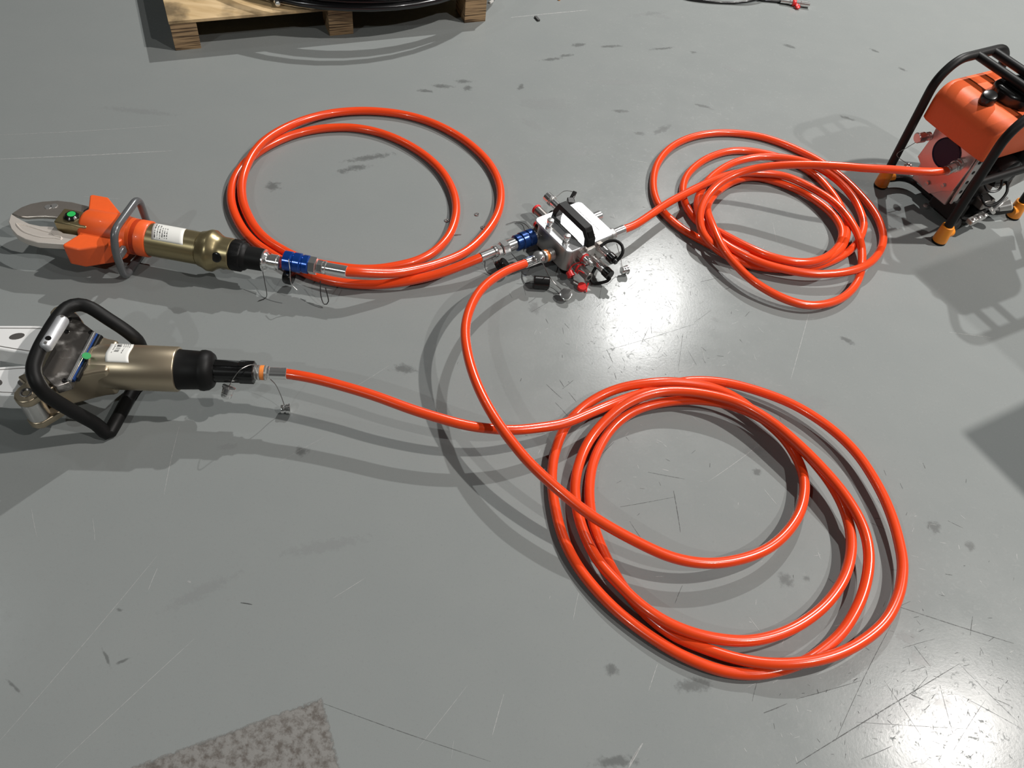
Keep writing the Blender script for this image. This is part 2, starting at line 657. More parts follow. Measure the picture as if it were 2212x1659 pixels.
def rounded(pts, rad, closed=False, k=7):
    """polyline with filleted corners"""
    P = [np.array(p, float) for p in pts]
    n = len(P)
    out = []
    for i in range(n):
        if not closed and i in (0, n - 1):
            out.append(P[i])
            continue
        a, p, c = P[i - 1], P[i], P[(i + 1) % n]
        r = rad[i] if hasattr(rad, '__len__') else rad
        la, lc = np.linalg.norm(a - p), np.linalg.norm(c - p)
        r = min(r, la * 0.48, lc * 0.48)
        s, e = p + (a - p) / la * r, p + (c - p) / lc * r
        for j in range(k + 1):
            t = j / k
            out.append((1 - t) ** 2 * s + 2 * t * (1 - t) * p + t * t * e)
    return out


def ring_outline(w, h, r, k=6):
    """rounded rectangle outline centred on 0"""
    out = []
    for sx, sy, a0 in ((1, 1, 0), (-1, 1, 90), (-1, -1, 180), (1, -1, 270)):
        for j in range(k + 1):
            a = math.radians(a0 + 90 * j / k)
            out.append((sx * (w / 2 - r) + r * math.cos(a), sy * (h / 2 - r) + r * math.sin(a)))
    return out


# ------------------------------------------------------------------ the hall
def slab(name, lo, hi, material):
    c = [(a + b_) / 2 for a, b_ in zip(lo, hi)]
    o = MB().box(c, [b_ - a for a, b_ in zip(lo, hi)]).build(name, material, smooth=False)
    o['kind'] = 'structure'
    return o


floor = slab('floor', (-12, -11, -0.1), (12, 15, 0), M['floor'])
slab('wall_back', (-12, 15, 0), (12, 15.2, 8.6), M['wall'])
slab('wall_front', (-12, -11.2, 0), (12, -11, 8.6), M['wall'])
slab('wall_left', (-12.2, -11, 0), (-12, 15, 8.6), M['wall'])
slab('wall_right', (12, -11, 0), (12.2, 15, 8.6), M['wall'])
slab('ceiling', (-12, -11, 8.6), (12, 15, 8.8), M['ceil'])



# wear on the floor coating plus one painted cap shadow: blotches and scratches (flat marks, all of one sort in one sheet)
def spots(name, material, lst, z):
    mb = MB()
    for u, v, rx, ry, ang in lst:
        c = px(u, v, 0)
        k = 1.35
        ca, sa = math.cos(ang), math.sin(ang)
        base = len(mb.v)
        mb.add([(c[0] + (ca * i * rx - sa * j * ry) * k, c[1] + (sa * i * rx + ca * j * ry) * k, z) for i, j in ((-1, -1), (1, -1), (1, 1), (-1, 1))], [(0, 1, 2, 3)])
        for n_, ij in enumerate(((-1, -1), (1, -1), (1, 1), (-1, 1))):
            mb.uv[base + n_] = (ij[0] * k, ij[1] * k)
    o = mb.build(name, material, floor, smooth=False)
    o['kind'] = 'stuff'


def scratches(name, material, lst, z):
    mb = MB()
    for u0, v0, u1, v1, w in lst:
        a, c = px(u0, v0), px(u1, v1)
        t = unit(c - a)
        nrm = np.array([-t[1], t[0], 0])
        L = np.linalg.norm(c - a)
        bend = L * random.uniform(-.012, .012)
        m = 8
        vs = []
        for k in range(m + 1):
            f = k / m
            q = a + (c - a) * f + nrm * bend * math.sin(math.pi * f) + np.array([0, 0, z])
            ww = w * (.35 + .65 * math.sin(math.pi * min(1, max(.04, f))) ** .4)
            vs += [q + nrm * ww, q - nrm * ww]
        mb.add(vs, [(2 * k, 2 * k + 2, 2 * k + 3, 2 * k + 1) for k in range(m)])
    o = mb.build(name, material, floor, smooth=False)
    o['kind'] = 'stuff'


rs = random.Random(3)
FINE = []
for cu, cv, sp_, cnt in ((1390, 690, 130, 240), (2000, 1540, 190, 320), (1420, 1000, 140, 40), (1250, 850, 90, 25), (1950, 1250, 150, 40)):
    for _ in range(cnt):
        u, v = rs.gauss(cu, sp_), rs.gauss(cv, sp_ * .8)
        a_, l_ = rs.uniform(0, math.pi), rs.uniform(3, 16) * (1 if rs.random() < .88 else 3)
        FINE.append((u, v, u + l_ * math.cos(a_), v + l_ * math.sin(a_), rs.uniform(.0003, .0007)))

spots('dark_stains_and_shadow', M['stain_and_shadow'], [
    (1250, 97, .04, .02, .5), (1225, 120, .04, .014, .5), (1192, 128, .06, .013, .45), (1430, 280, .06, .018, .9), (1382, 288, .024, .016, .2),
    (1520, 230, .045, .012, -.2), (1002, 176, .04, .016, .2), (955, 186, .05, .016, .2), (920, 197, .04, .014, .2), (1010, 190, .02, .025, .1),
    (1125, 188, .016, .03, 0), (1705, 100, .04, .015, -.4), (1498, 113, .02, .012, 0), (1320, 100, .07, .012, .4), (1430, 105, .07, .01, .45), (800, 340, .1, .018, .5),
    (770, 362, .05, .02, .4), (590, 402, .03, .03, .4), (740, 370, .02, .016, 0), (1697, 1252, .02, .024, .2), (1742, 1248, .011, .01, 0),
    (1322, 1448, .018, .016, 0), (1830, 735, .03, .013, -.5), (873, 797, .04, .02, .1), (1545, 690, .014, .012, 0), (1330, 1645, .06, .014, .2), (2015, 1620, .03, .02, 0),
    (1635, 1020, .016, .012, .5), (1990, 1425, .035, .018, -.3), (230, 1420, .03, .004, -.8), (265, 1428, .02, .004, .6), (258, 1318, .01, .006, 0),
    (30, 1483, .03, .004, -.5), (1340, 240, .04, .014, .3), (1830, 255, .04, .012, -.3), (2017, 1138, .022, .022, .2),
    (2095, 1180, .016, .018, .2), (1155, 665, .02, .03, .1), (1930, 466, .03, .015, -.4), (1500, 1480, .05, .02, .3), (2040, 1520, .03, .02, .5), (1960, 1380, .03, .02, .2),
    (652, 975, .02, .018, 0), (1890, 110, .03, .012, -.5), (1950, 150, .025, .012, -.6), (1100, 520, .02, .012, .2), (1440, 630, .018, .012, .2), (1330, 690, .025, .01, .6)], .0003)  # first spot paints the blurred shadow of the hanging dust cap
spots('pale_scuffs', M['stain_pale'], [
    (1180, 225, .13, .05, .2), (1340, 178, .16, .025, .3), (1580, 150, .07, .02, -.5), (1400, 30, .13, .02, .5), (1150, 270, .06, .025, -.5), (1432, 36, .05, .02, 0),
    (490, 965, .03, .012, .4), (1450, 1405, .03, .02, 0), (1900, 1540, .12, .05, .4), (1250, 330, .1, .03, .4), (300, 240, .15, .02, .1), (1620, 980, .06, .03, .6), (1750, 870, .08, .03, .2),
    (430, 1280, .1, .02, .7), (700, 1180, .12, .02, .4)], .0002)
scratches('pale_scratches', M['scratch_pale'], [
    (0, 344, 372, 326, .0018), (0, 292, 380, 270, .0008), (1104, 38, 1270, 22, .0022), (387, 922, 354, 1070, .0006), (1747, 678, 1708, 820, .0007),
    (1088, 1500, 1063, 1590, .0007), (1388, 1606, 1358, 1659, .0016), (1379, 1618, 1360, 1650, .0013), (340, 1228, 320, 1276, .0006), (720, 1292, 790, 1248, .0005),
    (180, 425, 260, 430, .0006), (1250, 1280, 1238, 1340, .0005), (1420, 1435, 1401, 1492, .0006), (600, 1000, 700, 945, .0003), (760, 840, 840, 790, .0004),
    (0, 1600, 340, 1200, .0005), (120, 1659, 420, 1380, .0005), (1640, 960, 1530, 1040, .0005), (2050, 718, 2145, 730, .0007), (900, 1620, 1010, 1480, .0004),
    (200, 1120, 205, 1170, .0004), (1415, 1246, 1435, 1245, .0007), (405, 1256, 412, 1258, .0018), (1360, 345, 1400, 352, .0006), (980, 1600, 975, 1640, .0003), (68, 1100, 80, 1160, .0004)] + FINE[1::2], .0004)
scratches('dark_scratches', M['scratch_dark'], [
    (1720, 1650, 2072, 1434, .0009), (1805, 1600, 1925, 1350, .0005), (1940, 1310, 2190, 1390, .0008), (2072, 1434, 2200, 1560, .0004), (1475, 720, 1465, 800, .0004), (1300, 760, 1500, 700, .0004),
    (1180, 830, 1215, 862, .0006), (1215, 840, 1240, 820, .0005), (1975, 1395, 2010, 1440, .0005), (1650, 1540, 1700, 1520, .0008), (1720, 1510, 1860, 1470, .0005), (1400, 1020, 1480, 1035, .0006),
    (1455, 1060, 1470, 1150, .0008), (1340, 1095, 1460, 1073, .0005), (1970, 1500, 2005, 1460, .0005), (1860, 1640, 1930, 1610, .0006), (2030, 1480, 2060, 1590, .0005), (1968, 1500, 1995, 1512, .0012),
    (700, 1520, 1060, 1645, .0004), (1635, 1475, 1625, 1515, .0005), (2080, 1505, 2200, 1570, .0004), (1340, 690, 1420, 760, .0003), (1330, 720, 1360, 660, .0003), (1400, 700, 1425, 640, .0003),
    (520, 1302, 545, 1306, .001), (1710, 985, 1760, 1000, .0004), (1950, 1400, 2020, 1380, .0004), (1850, 1560, 2100, 1575, .0004), (1910, 1470, 1990, 1590, .0004), (2060, 1620, 2130, 1510, .0004)] + FINE[::2], .0005)
# bare concrete where the coating was stripped: a patch with two straight edges
A0, B0, C0 = px(697, 1505), px(230, 1675), px(742, 1680)
bm_ = MB()
m = 10
for i in range(m + 1):
    for j in range(m + 1):
        e = B0 + (C0 - B0) * (j / m)
        q = A0 + (e - A0) * (i / m)
        dist = min(abs(np.cross((B0 - A0)[:2], (q - A0)[:2])) / np.linalg.norm((B0 - A0)[:2]), abs(np.cross((C0 - A0)[:2], (q - A0)[:2])) / np.linalg.norm((C0 - A0)[:2]))
        bm_.uv[len(bm_.v)] = (float(dist), 0.0)
        bm_.v.append((q[0], q[1], .0002))
bm_.f += [(i * (m + 1) + j, (i + 1) * (m + 1) + j, (i + 1) * (m + 1) + j + 1, i * (m + 1) + j + 1) for i in range(m) for j in range(m)]
bm_.build('bare_patch', M['bare'], floor, smooth=False)

# ------------------------------------------------------------------ hoses
R_HOSE = 0.0116


def z8(pts):      # cutter hose, read in a 3.456x enlargement of the coil
    return [(480 + a / 3.456, 220 + b_ / 3.456, z) for a, b_, z in pts]


def z7(pts):
    return [(1160 + a / 2.3695, 800 + b_ / 2.3695, z) for a, b_, z in pts]


def z6(pts):
    return [(1400 + a / 3.95, 270 + b_ / 3.95, z) for a, b_, z in pts]


G = R_HOSE           # lying on the floor
U1 = R_HOSE * 3.0    # lying on one other strand
hose_cutter = [(746, 586.5, .075), (775, 588, .073), (815, 590, .062)] + z8([
    (1300, 1278, .045), (1450, 1252, .03), (1600, 1212, G), (1800, 1130, G), (1950, 1000, G), (2050, 850, G),
    (2080, 700, G), (2050, 560, G), (1960, 420, G), (1800, 280, G), (1600, 170, G), (1400, 105, G), (1200, 74, G), (1000, 68, G),
    (800, 88, G), (600, 140, .016), (430, 215, .03), (300, 305, U1), (210, 420, U1), (155, 560, .026), (145, 660, G), (165, 780, G),
    (240, 930, G), (340, 1035, G), (450, 1105, G), (560, 1160, G), (700, 1205, G), (850, 1230, G), (1000, 1248, G), (1150, 1248, G),
    (1300, 1226, G), (1450, 1188, G), (1580, 1120, G), (1685, 1010, G), (1738, 880, G), (1745, 760, G), (1712, 640, G), (1640, 520, G),
    (1520, 405, G), (1360, 305, G), (1180, 232, G), (1000, 196, G), (850, 192, G), (700, 206, G), (550, 240, G), (400, 300, G),
    (270, 375, G), (160, 470, G), (90, 580, G), (66, 690, G), (80, 800, G), (140, 930, G), (230, 1040, G), (340, 1120, G),
    (480, 1205, G), (600, 1268, G), (750, 1322, G), (900, 1352, G), (1050, 1364, G), (1200, 1362, G), (1400, 1335, .014),
    (1600, 1288, .024), (1750, 1236, .037)]) + [(1022, 563, .047), (1040, 555.5, .05)]
hose_spreader = [(616, 807, .11), (650, 812, .112), (700, 823, .112), (800, 852, .108), (900, 888, .1), (1000, 917, .088),
                 (1060, 926, .078), (1110, 929, .066)] + z7([
    (20, 292, .056), (150, 268, .046), (300, 206, .036), (450, 146, .03), (600, 98, .018), (700, 66, G), (820, 52, .016), (980, 66, .022),
    (1160, 115, .028), (1330, 185, .032), (1500, 295, .034), (1640, 430, .035), (1750, 600, .034), (1820, 760, .031), (1862, 920, .028), (1872, 1020, .026),
    (1848, 1160, .026), (1770, 1300, .028), (1620, 1415, .03), (1450, 1480, U1), (1250, 1503, .03), (1050, 1482, .016), (850, 1420, G), (690, 1350, G),
    (560, 1250, G), (455, 1130, G), (380, 1010, G), (315, 870, G), (278, 740, G), (268, 600, G), (295, 450, G), (380, 300, G),
    (500, 208, .014), (640, 166, .02), (800, 152, .027), (960, 172, .034), (1110, 225, .04), (1260, 320, .042), (1390, 440, .042), (1500, 575, .04),
    (1575, 715, .036), (1608, 850, .032), (1600, 980, .028), (1550, 1105, .024), (1445, 1230, .018), (1280, 1335, .014), (1080, 1385, .016), (860, 1362, .024),
    (680, 1298, .03), (540, 1208, U1), (420, 1095, .032), (310, 970, .02), (235, 820, G), (198, 670, G), (200, 540, G), (250, 390, .016), (340, 268, .024),
    (450, 175, .033), (590, 118, .04), (720, 106, .046), (880, 124, .054), (1040, 170, .061), (1200, 262, .065), (1340, 380, .066), (1460, 500, .063),
    (1570, 630, .057), (1655, 770, .048), (1695, 900, .04), (1695, 1030, .032), (1655, 1180, .025), (1570, 1330, .018), (1470, 1425, G), (1360, 1495, G),
    (1200, 1545, G), (1060, 1555, G), (900, 1525, G), (700, 1438, G), (500, 1305, G), (350, 1175, G), (220, 1020, G), (135, 860, G),
    (92, 700, G), (76, 560, G), (90, 430, G), (145, 290, G), (260, 170, .018), (420, 92, .03), (620, 60, .038), (780, 66, .036), (920, 96, .026),
    (1040, 155, .016), (1150, 245, .016), (1265, 350, .02), (1345, 480, .026), (1370, 600, .03), (1340, 740, .032), (1240, 870, .038), (1100, 950, .04),
    (900, 988, .042), (700, 960, .05), (500, 872, .062), (300, 758, .076), (150, 645, .09), (0, 512, .103)]) + [
    (1118, 970, .11), (1070, 905, .118), (1034, 838, .122), (1012, 772, .12), (1005, 712, .113), (1018, 660, .102), (1046, 618, .088),
    (1090, 587, .073), (1137, 568, .06)]
hose_pump = [(1345, 496.5, .058), (1375, 484, .056)] + z6([
    (150, 678, .05), (300, 595, .046), (450, 520, .04), (600, 454, .034), (760, 412, .03), (960, 410, .03), (1180, 440, .03), (1400, 540, .03),
    (1600, 672, .03), (1740, 840, .03), (1812, 1000, .03), (1826, 1150, G), (1805, 1290, G), (1740, 1405, G), (1620, 1495, G), (1450, 1538, G), (1290, 1525, .014),
    (1100, 1455, .022), (900, 1335, .036), (750, 1195, .055), (640, 1055, .06), (550, 860, .05), (505, 730, .036), (525, 650, .024), (600, 565, G), (710, 490, G),
    (850, 448, G), (1010, 460, G), (1300, 565, G), (1530, 720, G), (1635, 850, G), (1655, 955, G), (1600, 1065, G), (1480, 1145, .02), (1300, 1172, .026),
    (1050, 1125, .03), (850, 1042, .03), (700, 965, .026), (560, 890, .018), (440, 838, G), (350, 738, G), (300, 620, G), (300, 510, G), (350, 405, G),
    (480, 298, G), (650, 232, G), (810, 218, G), (960, 236, G), (1120, 276, G), (1290, 345, G), (1440, 440, G), (1560, 570, G), (1645, 700, G),
    (1690, 830, G), (1690, 960, G), (1620, 1080, G), (1460, 1170, G), (1250, 1185, G), (980, 1150, G), (760, 1100, G), (600, 1055, G), (440, 975, G),
    (280, 880, G), (130, 745, G), (58, 610, G), (45, 460, G), (90, 310, G), (210, 180, G), (400, 96, G), (640, 66, G), (900, 88, G),
    (1110, 145, G), (1300, 225, G), (1480, 320, G), (1640, 435, G), (1800, 585, G), (1940, 760, G), (2003, 920, G), (1990, 1050, .018), (1900, 1170, .03),
    (1750, 1240, .034), (1540, 1272, .034), (1300, 1258, .034), (1000, 1188, .034), (780, 1090, .034), (620, 990, .034), (500, 870, .03), (430, 750, .024), (425, 630, G),
    (480, 515, G), (560, 425, .02), (700, 335, .024), (850, 288, .026), (1010, 270, .026), (1200, 284, .026), (1350, 318, .026), (1500, 390, .024), (1650, 505, .02),
    (1770, 650, G), (1835, 810, G), (1830, 910, G), (1780, 1010, G), (1690, 1095, G), (1560, 1165, G), (1400, 1215, G), (1150, 1230, G), (900, 1200, G), (700, 1130, G),
    (560, 1035, .02), (465, 920, .034), (440, 800, .048), (460, 690, .064), (520, 585, .083), (620, 490, .102), (750, 420, .12), (900, 374, .134), (1100, 346, .148),
    (1350, 338, .166), (1600, 348, .184), (1850, 368, .197)]) + [(1925, 366, .201), (1980, 370, .204), (2020, 371, .205), (2046, 368, .205)]


def sample_px(pts):
    """dense samples (u, v, z): spline in the ground plane picture, about 1 cm apart"""
    out = []
    P = [np.array(p, float) for p in pts]
    for i in range(len(P) - 1):
        p1, p2 = P[i], P[i + 1]
        p0 = P[i - 1] if i else 2 * p1 - p2
        p3 = P[i + 2] if i + 2 < len(P) else 2 * p2 - p1
        k = max(2, int(np.linalg.norm(px(*p2) - px(*p1)) / 0.009))
        for j in range(k):
            t = j / k
            out.append(0.5 * (2 * p1 + (p2 - p0) * t + (2 * p0 - 5 * p1 + 4 * p2 - p3) * t * t + (3 * p1 - p0 - 3 * p2 + p3) * t ** 3))
    out.append(P[-1])
    return np.array(out)


def px_many(A):
    d = FW[None] + EX[None] * ((A[:, 0:1] - CX) / F_PX) + EY[None] * ((A[:, 1:2] - CY) / F_PX)
    return CAM[None] + d * ((A[:, 2:3] - CAM_H) / d[:, 2:3])


def relax(hoses, r, iters=70):
    """stack crossing strands: lift the upper and lower the lower strand until they no longer interpenetrate"""
    S = [sample_px(h) for h in hoses]
    sizes = [len(s) for s in S]
    A = np.concatenate(S)
    hid = np.concatenate([np.full(n, i) for i, n in enumerate(sizes)])
    idx = np.concatenate([np.arange(n) for n in sizes])
    fixed = np.concatenate([np.array([(i < 4 or i >= n - 4) for i in range(n)]) for n in sizes])
    z0 = A[:, 2].copy()
    for it in range(iters):
        P = px_many(A)
        if it % 15 == 0:     # candidate pairs
            Q = P[:, :2].astype(np.float32)
            d2 = (Q[:, 0:1] - Q[None, :, 0]) ** 2 + (Q[:, 1:2] - Q[None, :, 1]) ** 2
            ci, cj = np.nonzero(d2 < (3.2 * r) ** 2)
            sel = (ci < cj) & ~((hid[ci] == hid[cj]) & (np.abs(idx[ci] - idx[cj]) < 12))
            ci, cj = ci[sel], cj[sel]
        dd_ = ((P[ci, :2] - P[cj, :2]) ** 2).sum(-1)
        sel = dd_ < (2 * r) ** 2
        i, j = ci[sel], cj[sel]
        need = np.sqrt(np.maximum(0, (2 * r) ** 2 - dd_[sel]))
        dz = P[i, 2] - P[j, 2]
        sgn = np.where(z0[i] >= z0[j], 1.0, -1.0)
        pen = need - dz * sgn
        k = pen > 0
        up = np.zeros(len(A))
        hi = np.where(sgn[k] > 0, i[k], j[k])
        lo = np.where(sgn[k] > 0, j[k], i[k])
        np.maximum.at(up, hi, pen[k] * 0.25)
        dn = np.zeros(len(A))
        np.maximum.at(dn, lo, pen[k] * 0.15)
        dzv = up - np.where(up > 0, 0, dn)
        dzv[fixed] = 0
        A[:, 2] += dzv
        # a hose is stiff: smooth the height along each strand
        st = 0
        for n in sizes:
            z = A[st:st + n, 2]
            zs = z.copy()
            for _ in range(3):
                zs[2:-2] = (zs[:-4] + 2 * zs[1:-3] + 3 * zs[2:-2] + 2 * zs[3:-1] + zs[4:]) / 9
            zs = np.minimum(zs, z0[st:st + n] + 0.016)
            fx = fixed[st:st + n]
            A[st:st + n, 2] = np.where(fx, z, np.maximum(zs, r))
            st += n
    st = 0
    for n in sizes:
        z = A[st:st + n, 2].copy()
        for _ in range(25):
            z[4:-4] = (z[3:-5] + 2 * z[4:-4] + z[5:-3]) / 4
        A[st:st + n, 2] = z
        st += n
    P = px_many(A)
    out, st = [], 0
    for n in sizes:
        Q = P[st:st + n]
        Q2 = Q.copy()
        for _ in range(3):
            Q2[1:-1] = (Q2[:-2] + 2 * Q2[1:-1] + Q2[2:]) / 4
        out.append(Q2)
        st += n
    return out


PATH_C, PATH_S, PATH_P = relax([hose_cutter, hose_spreader, hose_pump], R_HOSE)


def stack(root, p, d, segs):
    """coupling pieces in a row along d from p: (name, t0, t1, profile or radius, material, n)"""
    d = unit(d)
    p = np.array(p, float)
    for name, t0, t1, prof, m, n in segs:
        if not hasattr(prof, '__len__'):
            c = min(0.0012, (t1 - t0) * 0.2)
            prof = [(0, prof - c), (c, prof), (t1 - t0 - c, prof), (t1 - t0, prof - c)]
        MB().lathe(prof, p + d * t0, d, n).build(name, m, root, angle=30)


def sleeve(L, r):
    """ribbed quick coupling sleeve profile"""
    return [(0, r * .8), (.002, r * .93), (L * .22, r * .93), (L * .26, r * .86), (L * .3, r * .86), (L * .34, r), (L * .58, r),
            (L * .62, r * .9), (L * .66, r * .9), (L * .7, r), (L - .002, r), (L, r * .85)]


def dust_cap(root, p, d, r, L, material, name='dust_cap', rim=True):
    prof = [(0, r * .75), (.0015, r * .8), (L * .3, r * .8), (L * .32, r * .68), (L * .48, r * .68), (L * .5, r * .86), (L - .004, r * .86),
            (L - .0035, r), (L - .0008, r), (L, r * .92)] if rim else [(0, r * .9), (.002, r), (L - .002, r), (L, r * .9)]
    return MB().lathe(prof, p, d, 22).build(name, material, root)


def tether(root, pts, r=.0009, material=None, name='tether_wire'):
    MB().tube(spline(pts, 0.006), r, 6).build(name, material or M['wire'], root)


def make_hose(label, path, r):
    t = thing('hydraulic_hose', label, 'hose', (path[0][0], path[0][1], 0))
    MB().tube(path, r, 16).build('tube', M['hose'], t)
    return t


# hose from cutter to manifold
h1 = make_hose('two-turn coil of orange hydraulic hose with blue couplings, joining cutter and manifold', PATH_C, 0.0121)
CUT = Frame(px(25, 462, .075), -1.95)
p = PATH_C[0]
d = CUT.R @ np.array([-1.0, 0, 0])
stack(h1, p + d * -.004, d, [
    ('ferrule', 0, .052, .0145, M['chrome'], 24), ('crimp_ring', .052, .06, .0165, M['chrome'], 24), ('hex_nut', .06, .074, .0170, M['chrome'], 6),
    ('hex_nut', .076, .094, .0225, M['chrome'], 6),
    ('coupling_sleeve', .094, .158, sleeve(.064, .0248), M['blue'], 28), ])
tether(h1, [CUT.w(q) for q in [(.705, -.005, .099), (.715, -.03, .085), (.72, -.045, .06), (.735, -.05, .045)]], .0012, M['chrome'])
MB().tube(spline([CUT.w(q) for q in [(.785, -.02, .06), (.79, -.04, .03), (.80, -.05, .012), (.81, -.045, .02), (.80, -.03, .05)]], .006), .0014, 6).build('tether_loop', M['wire_dark'], h1)
p = PATH_C[-1]
MAN = Frame((0.0983, 1.704, 0), 42.15)
d = MAN.R @ np.array([1.0, 0, 0])
stack(h1, p + d * -.004, d, [
    ('ferrule', 0, .042, .0133, M['chrome'], 24), ('crimp_ring', .042, .049, .0160, M['chrome'], 24), ('hex_nut', .051, .064, .0155, M['chrome'], 6),
    ('hex_nut', .066, .086, .0200, M['chrome'], 6), ('stem', .086, .112, .0165, M['chrome'], 24),
    ('coupling_sleeve', .112, .171, sleeve(.059, .0235), M['navy'], 28), ('collar', .171, .181, .013, M['chrome'], 20)])
q = px(1092, 566, .03)
capo = dust_cap(h1, q, px(1078, 578, .012) - q, .019, .024, M['black_gloss'])
tether(h1, [px(1062, 557, .035), px(1066, 565, .03), px(1072, 572, .022)], .0012)
tether(h1, [px(1048, 562, .04), px(1048, 580, .012), px(1058, 592, .004), px(1075, 590, .004), px(1086, 582, .008)], .0009, M['wire_dark'])
tether(h1, [px(1105, 548, .035), px(1112, 556, .02), px(1120, 568, .004), px(1108, 566, .003), px(1095, 570, .012)], .0009, M['wire_dark'])
tether(h1, [px(1094, 484, .003), px(1112, 479, .003), px(1130, 482, .004), px(1142, 492, .02), px(1146, 500, .04)], .0009, M['wire_dark'])

# hose from spreader to manifold
h2 = make_hose('large orange hydraulic hose coil in the foreground, running from spreader to manifold', PATH_S, 0.0113)
SPR = Frame(px(75, 785, .11), 8.525)
p = PATH_S[0]
d = SPR.R @ np.array([-1.0, 0, 0])
stack(h2, p + d * -.004, d, [
    ('ferrule', 0, .036, .0132, M['chrome'], 24), ('collar', .036, .042, .0145, M['chrome'], 8), ('knurled_ring', .042, .047, .0168, M['steel'], 24),
    ('orange_ring', .047, .056, .0162, M['ring_orange'], 24), ('knurled_ring', .056, .061, .0172, M['steel'], 24)])
q = px(495, 836, .088)
dust_cap(h2, px(488, 857, .068), q - px(488, 857, .068), .0145, .026, M['chrome'])
tether(h2, [px(560, 790, .129), px(542, 788, .142), px(520, 798, .146), px(505, 816, .128), px(495, 834, .092)])
q = px(624, 883, .012)
dust_cap(h2, px(607, 884, .013), q - px(607, 884, .013), .0125, .02, M['chrome'])
tether(h2, [px(582, 817, .098), px(596, 832, .075), px(607, 855, .04), px(614, 875, .018)], .001)
p = PATH_S[-1]
d = unit(MAN.w((-.078, -.02, .05)) - p)
stack(h2, p - d * .004, d, [
    ('ferrule', 0, .05, .0130, M['chrome'], 24), ('collar', .05, .058, .0145, M['chrome'], 8), ('knurled_ring', .06, .066, .017, M['steel'], 24),
    ('orange_ring', .066, .076, .0165, M['ring_orange'], 24), ('knurled_ring', .076, .092, .0178, M['steel'], 24)])
q = MAN.w((-.138, -.03, .064))
dust_cap(h2, q, (-.1, -.25, 1), .0135, .018, M['chrome'])
tether(h2, [px(1172, 567, .075), px(1176, 576, .062), px(1186, 596, .03), px(1200, 614, .012), px(1215, 628, .01)], .0013)
q = px(1222, 642, .003)
dust_cap(h2, q, px(1222, 634, .022) - q, .0165, .02, M['chrome'])
q = px(1189, 612, .016)
dust_cap(h2, px(1152, 609, .017), q - px(1152, 609, .017), .017, .042, M['black_gloss'], rim=False)
tether(h2, [px(1129, 585, .004), px(1128, 598, .003), px(1134, 612, .003), px(1146, 608, .012), px(1153, 608, .017)], .0009, M['wire_dark'])
tether(h2, [px(1168, 620, .003), px(1185, 628, .003), px(1200, 634, .003), px(1214, 634, .008)], .0009, M['wire_dark'])

# hose from pump to manifold
h3 = make_hose('tangled orange hydraulic hose coil between the manifold and the petrol pump', PATH_P, 0.0114)
p = PATH_P[0]
d = MAN.R @ np.array([-1.0, 0, 0])
stack(h3, p - d * .004, d, [('ferrule', 0, .036, .0132, M['chrome'], 24), ('collar', .036, .042, .016, M['chrome'], 8), ('knurled_ring', .042, .054, .0185, M['steel'], 24)])
PUMP = Frame(px(2027, 522, 0), 34.04)
p = PATH_P[-1]
d = unit(PUMP.w((.045, .093, .205)) - p)
stack(h3, p - d * .004, d, [('ferrule', 0, .034, .0135, M['steel'], 24), ('collar', .034, .04, .0155, M['chrome'], 8), ('knurled_ring', .042, .054, .0175, M['steel'], 24)])

# ------------------------------------------------------------------ cutter
zc = 0.075
cut = thing('hydraulic_cutter', 'orange-covered hydraulic cutter with curved steel blades and bronze cylinder', 'rescue cutter', CUT.w((.3, 0, 0)))
Z = lambda pts, z: [tuple(CUT.l(u, v, z)[:2]) for u, v in pts]
far_blade = Z([(24, 462), (32, 456), (46, 447), (66, 439.5), (92, 434.5), (124, 432.5), (156, 436), (192, 445), (215, 470), (205, 490), (165, 480),
               (140, 472), (120, 468.5), (100, 467), (80, 467), (58, 468.5), (42, 467)], .069)
b1 = MB(CUT).prism(far_blade, .0595, .069).build('blade', M['blade'], cut, bevel=.0025)
b1['label'] = 'far curved cutter blade in darker steel'
near_top = Z([(23.5, 461), (34, 468), (45, 474.5), (63, 483), (87, 488), (117.5, 489.5), (124, 495), (137, 503), (157, 506), (190, 512), (190, 530), (165, 529),
              (141, 527.5), (112, 525.5), (81, 523.5), (54, 516.5), (36, 507.5), (24, 494.5), (18, 479)], .088)
b2 = MB(CUT).prism(near_top, .0695, .088).build('blade', M['blade_light'], cut, bevel=.002)
rib = Z([(36, 483), (60, 487.5), (90, 497), (112, 503), (118, 508), (132, 512), (131, 516), (118, 514), (90, 512), (66, 506), (48, 498)], .088)
MB(CUT).tube(spline([(a, b_, .0875) for a, b_ in rib], .006, closed=True), .0026, 8, closed=True).build('rib', M['blade_light'], b2)
for (u, v) in ((104, 447), (117, 445)):
    a = CUT.l(u, v, .069)
    MB(CUT).lathe([(0, .009), (.0015, .008)], (a[0], a[1], .0688), (0, 0, 1), 18).build('ground_spot', M['steel'], b1)
# pivot block with bolt
blk = [CUT.l(124, 475, .1), CUT.l(137, 453, .1)]
MB(CUT).box((.178, -.01, .086), (.08, .052, .052)).build('pivot_block', M['bronze_dark'], cut, bevel=.003)
g = CUT.l(153.5, 464, .119)
bolt = MB(CUT).lathe([(0, .0175), (.008, .0175), (.012, .014), (.0125, .0135)], (g[0], g[1], .108), (0, 0, 1), 8).build('bolt_head', M['black_gloss'], cut)
g2 = CUT.l(154, 462, .121)
MB(CUT).lathe([(0, .0098), (.001, .0095)], (g2[0], g2[1], .1203), (0, 0, 1), 24).build('green_dot', M['green'], bolt)
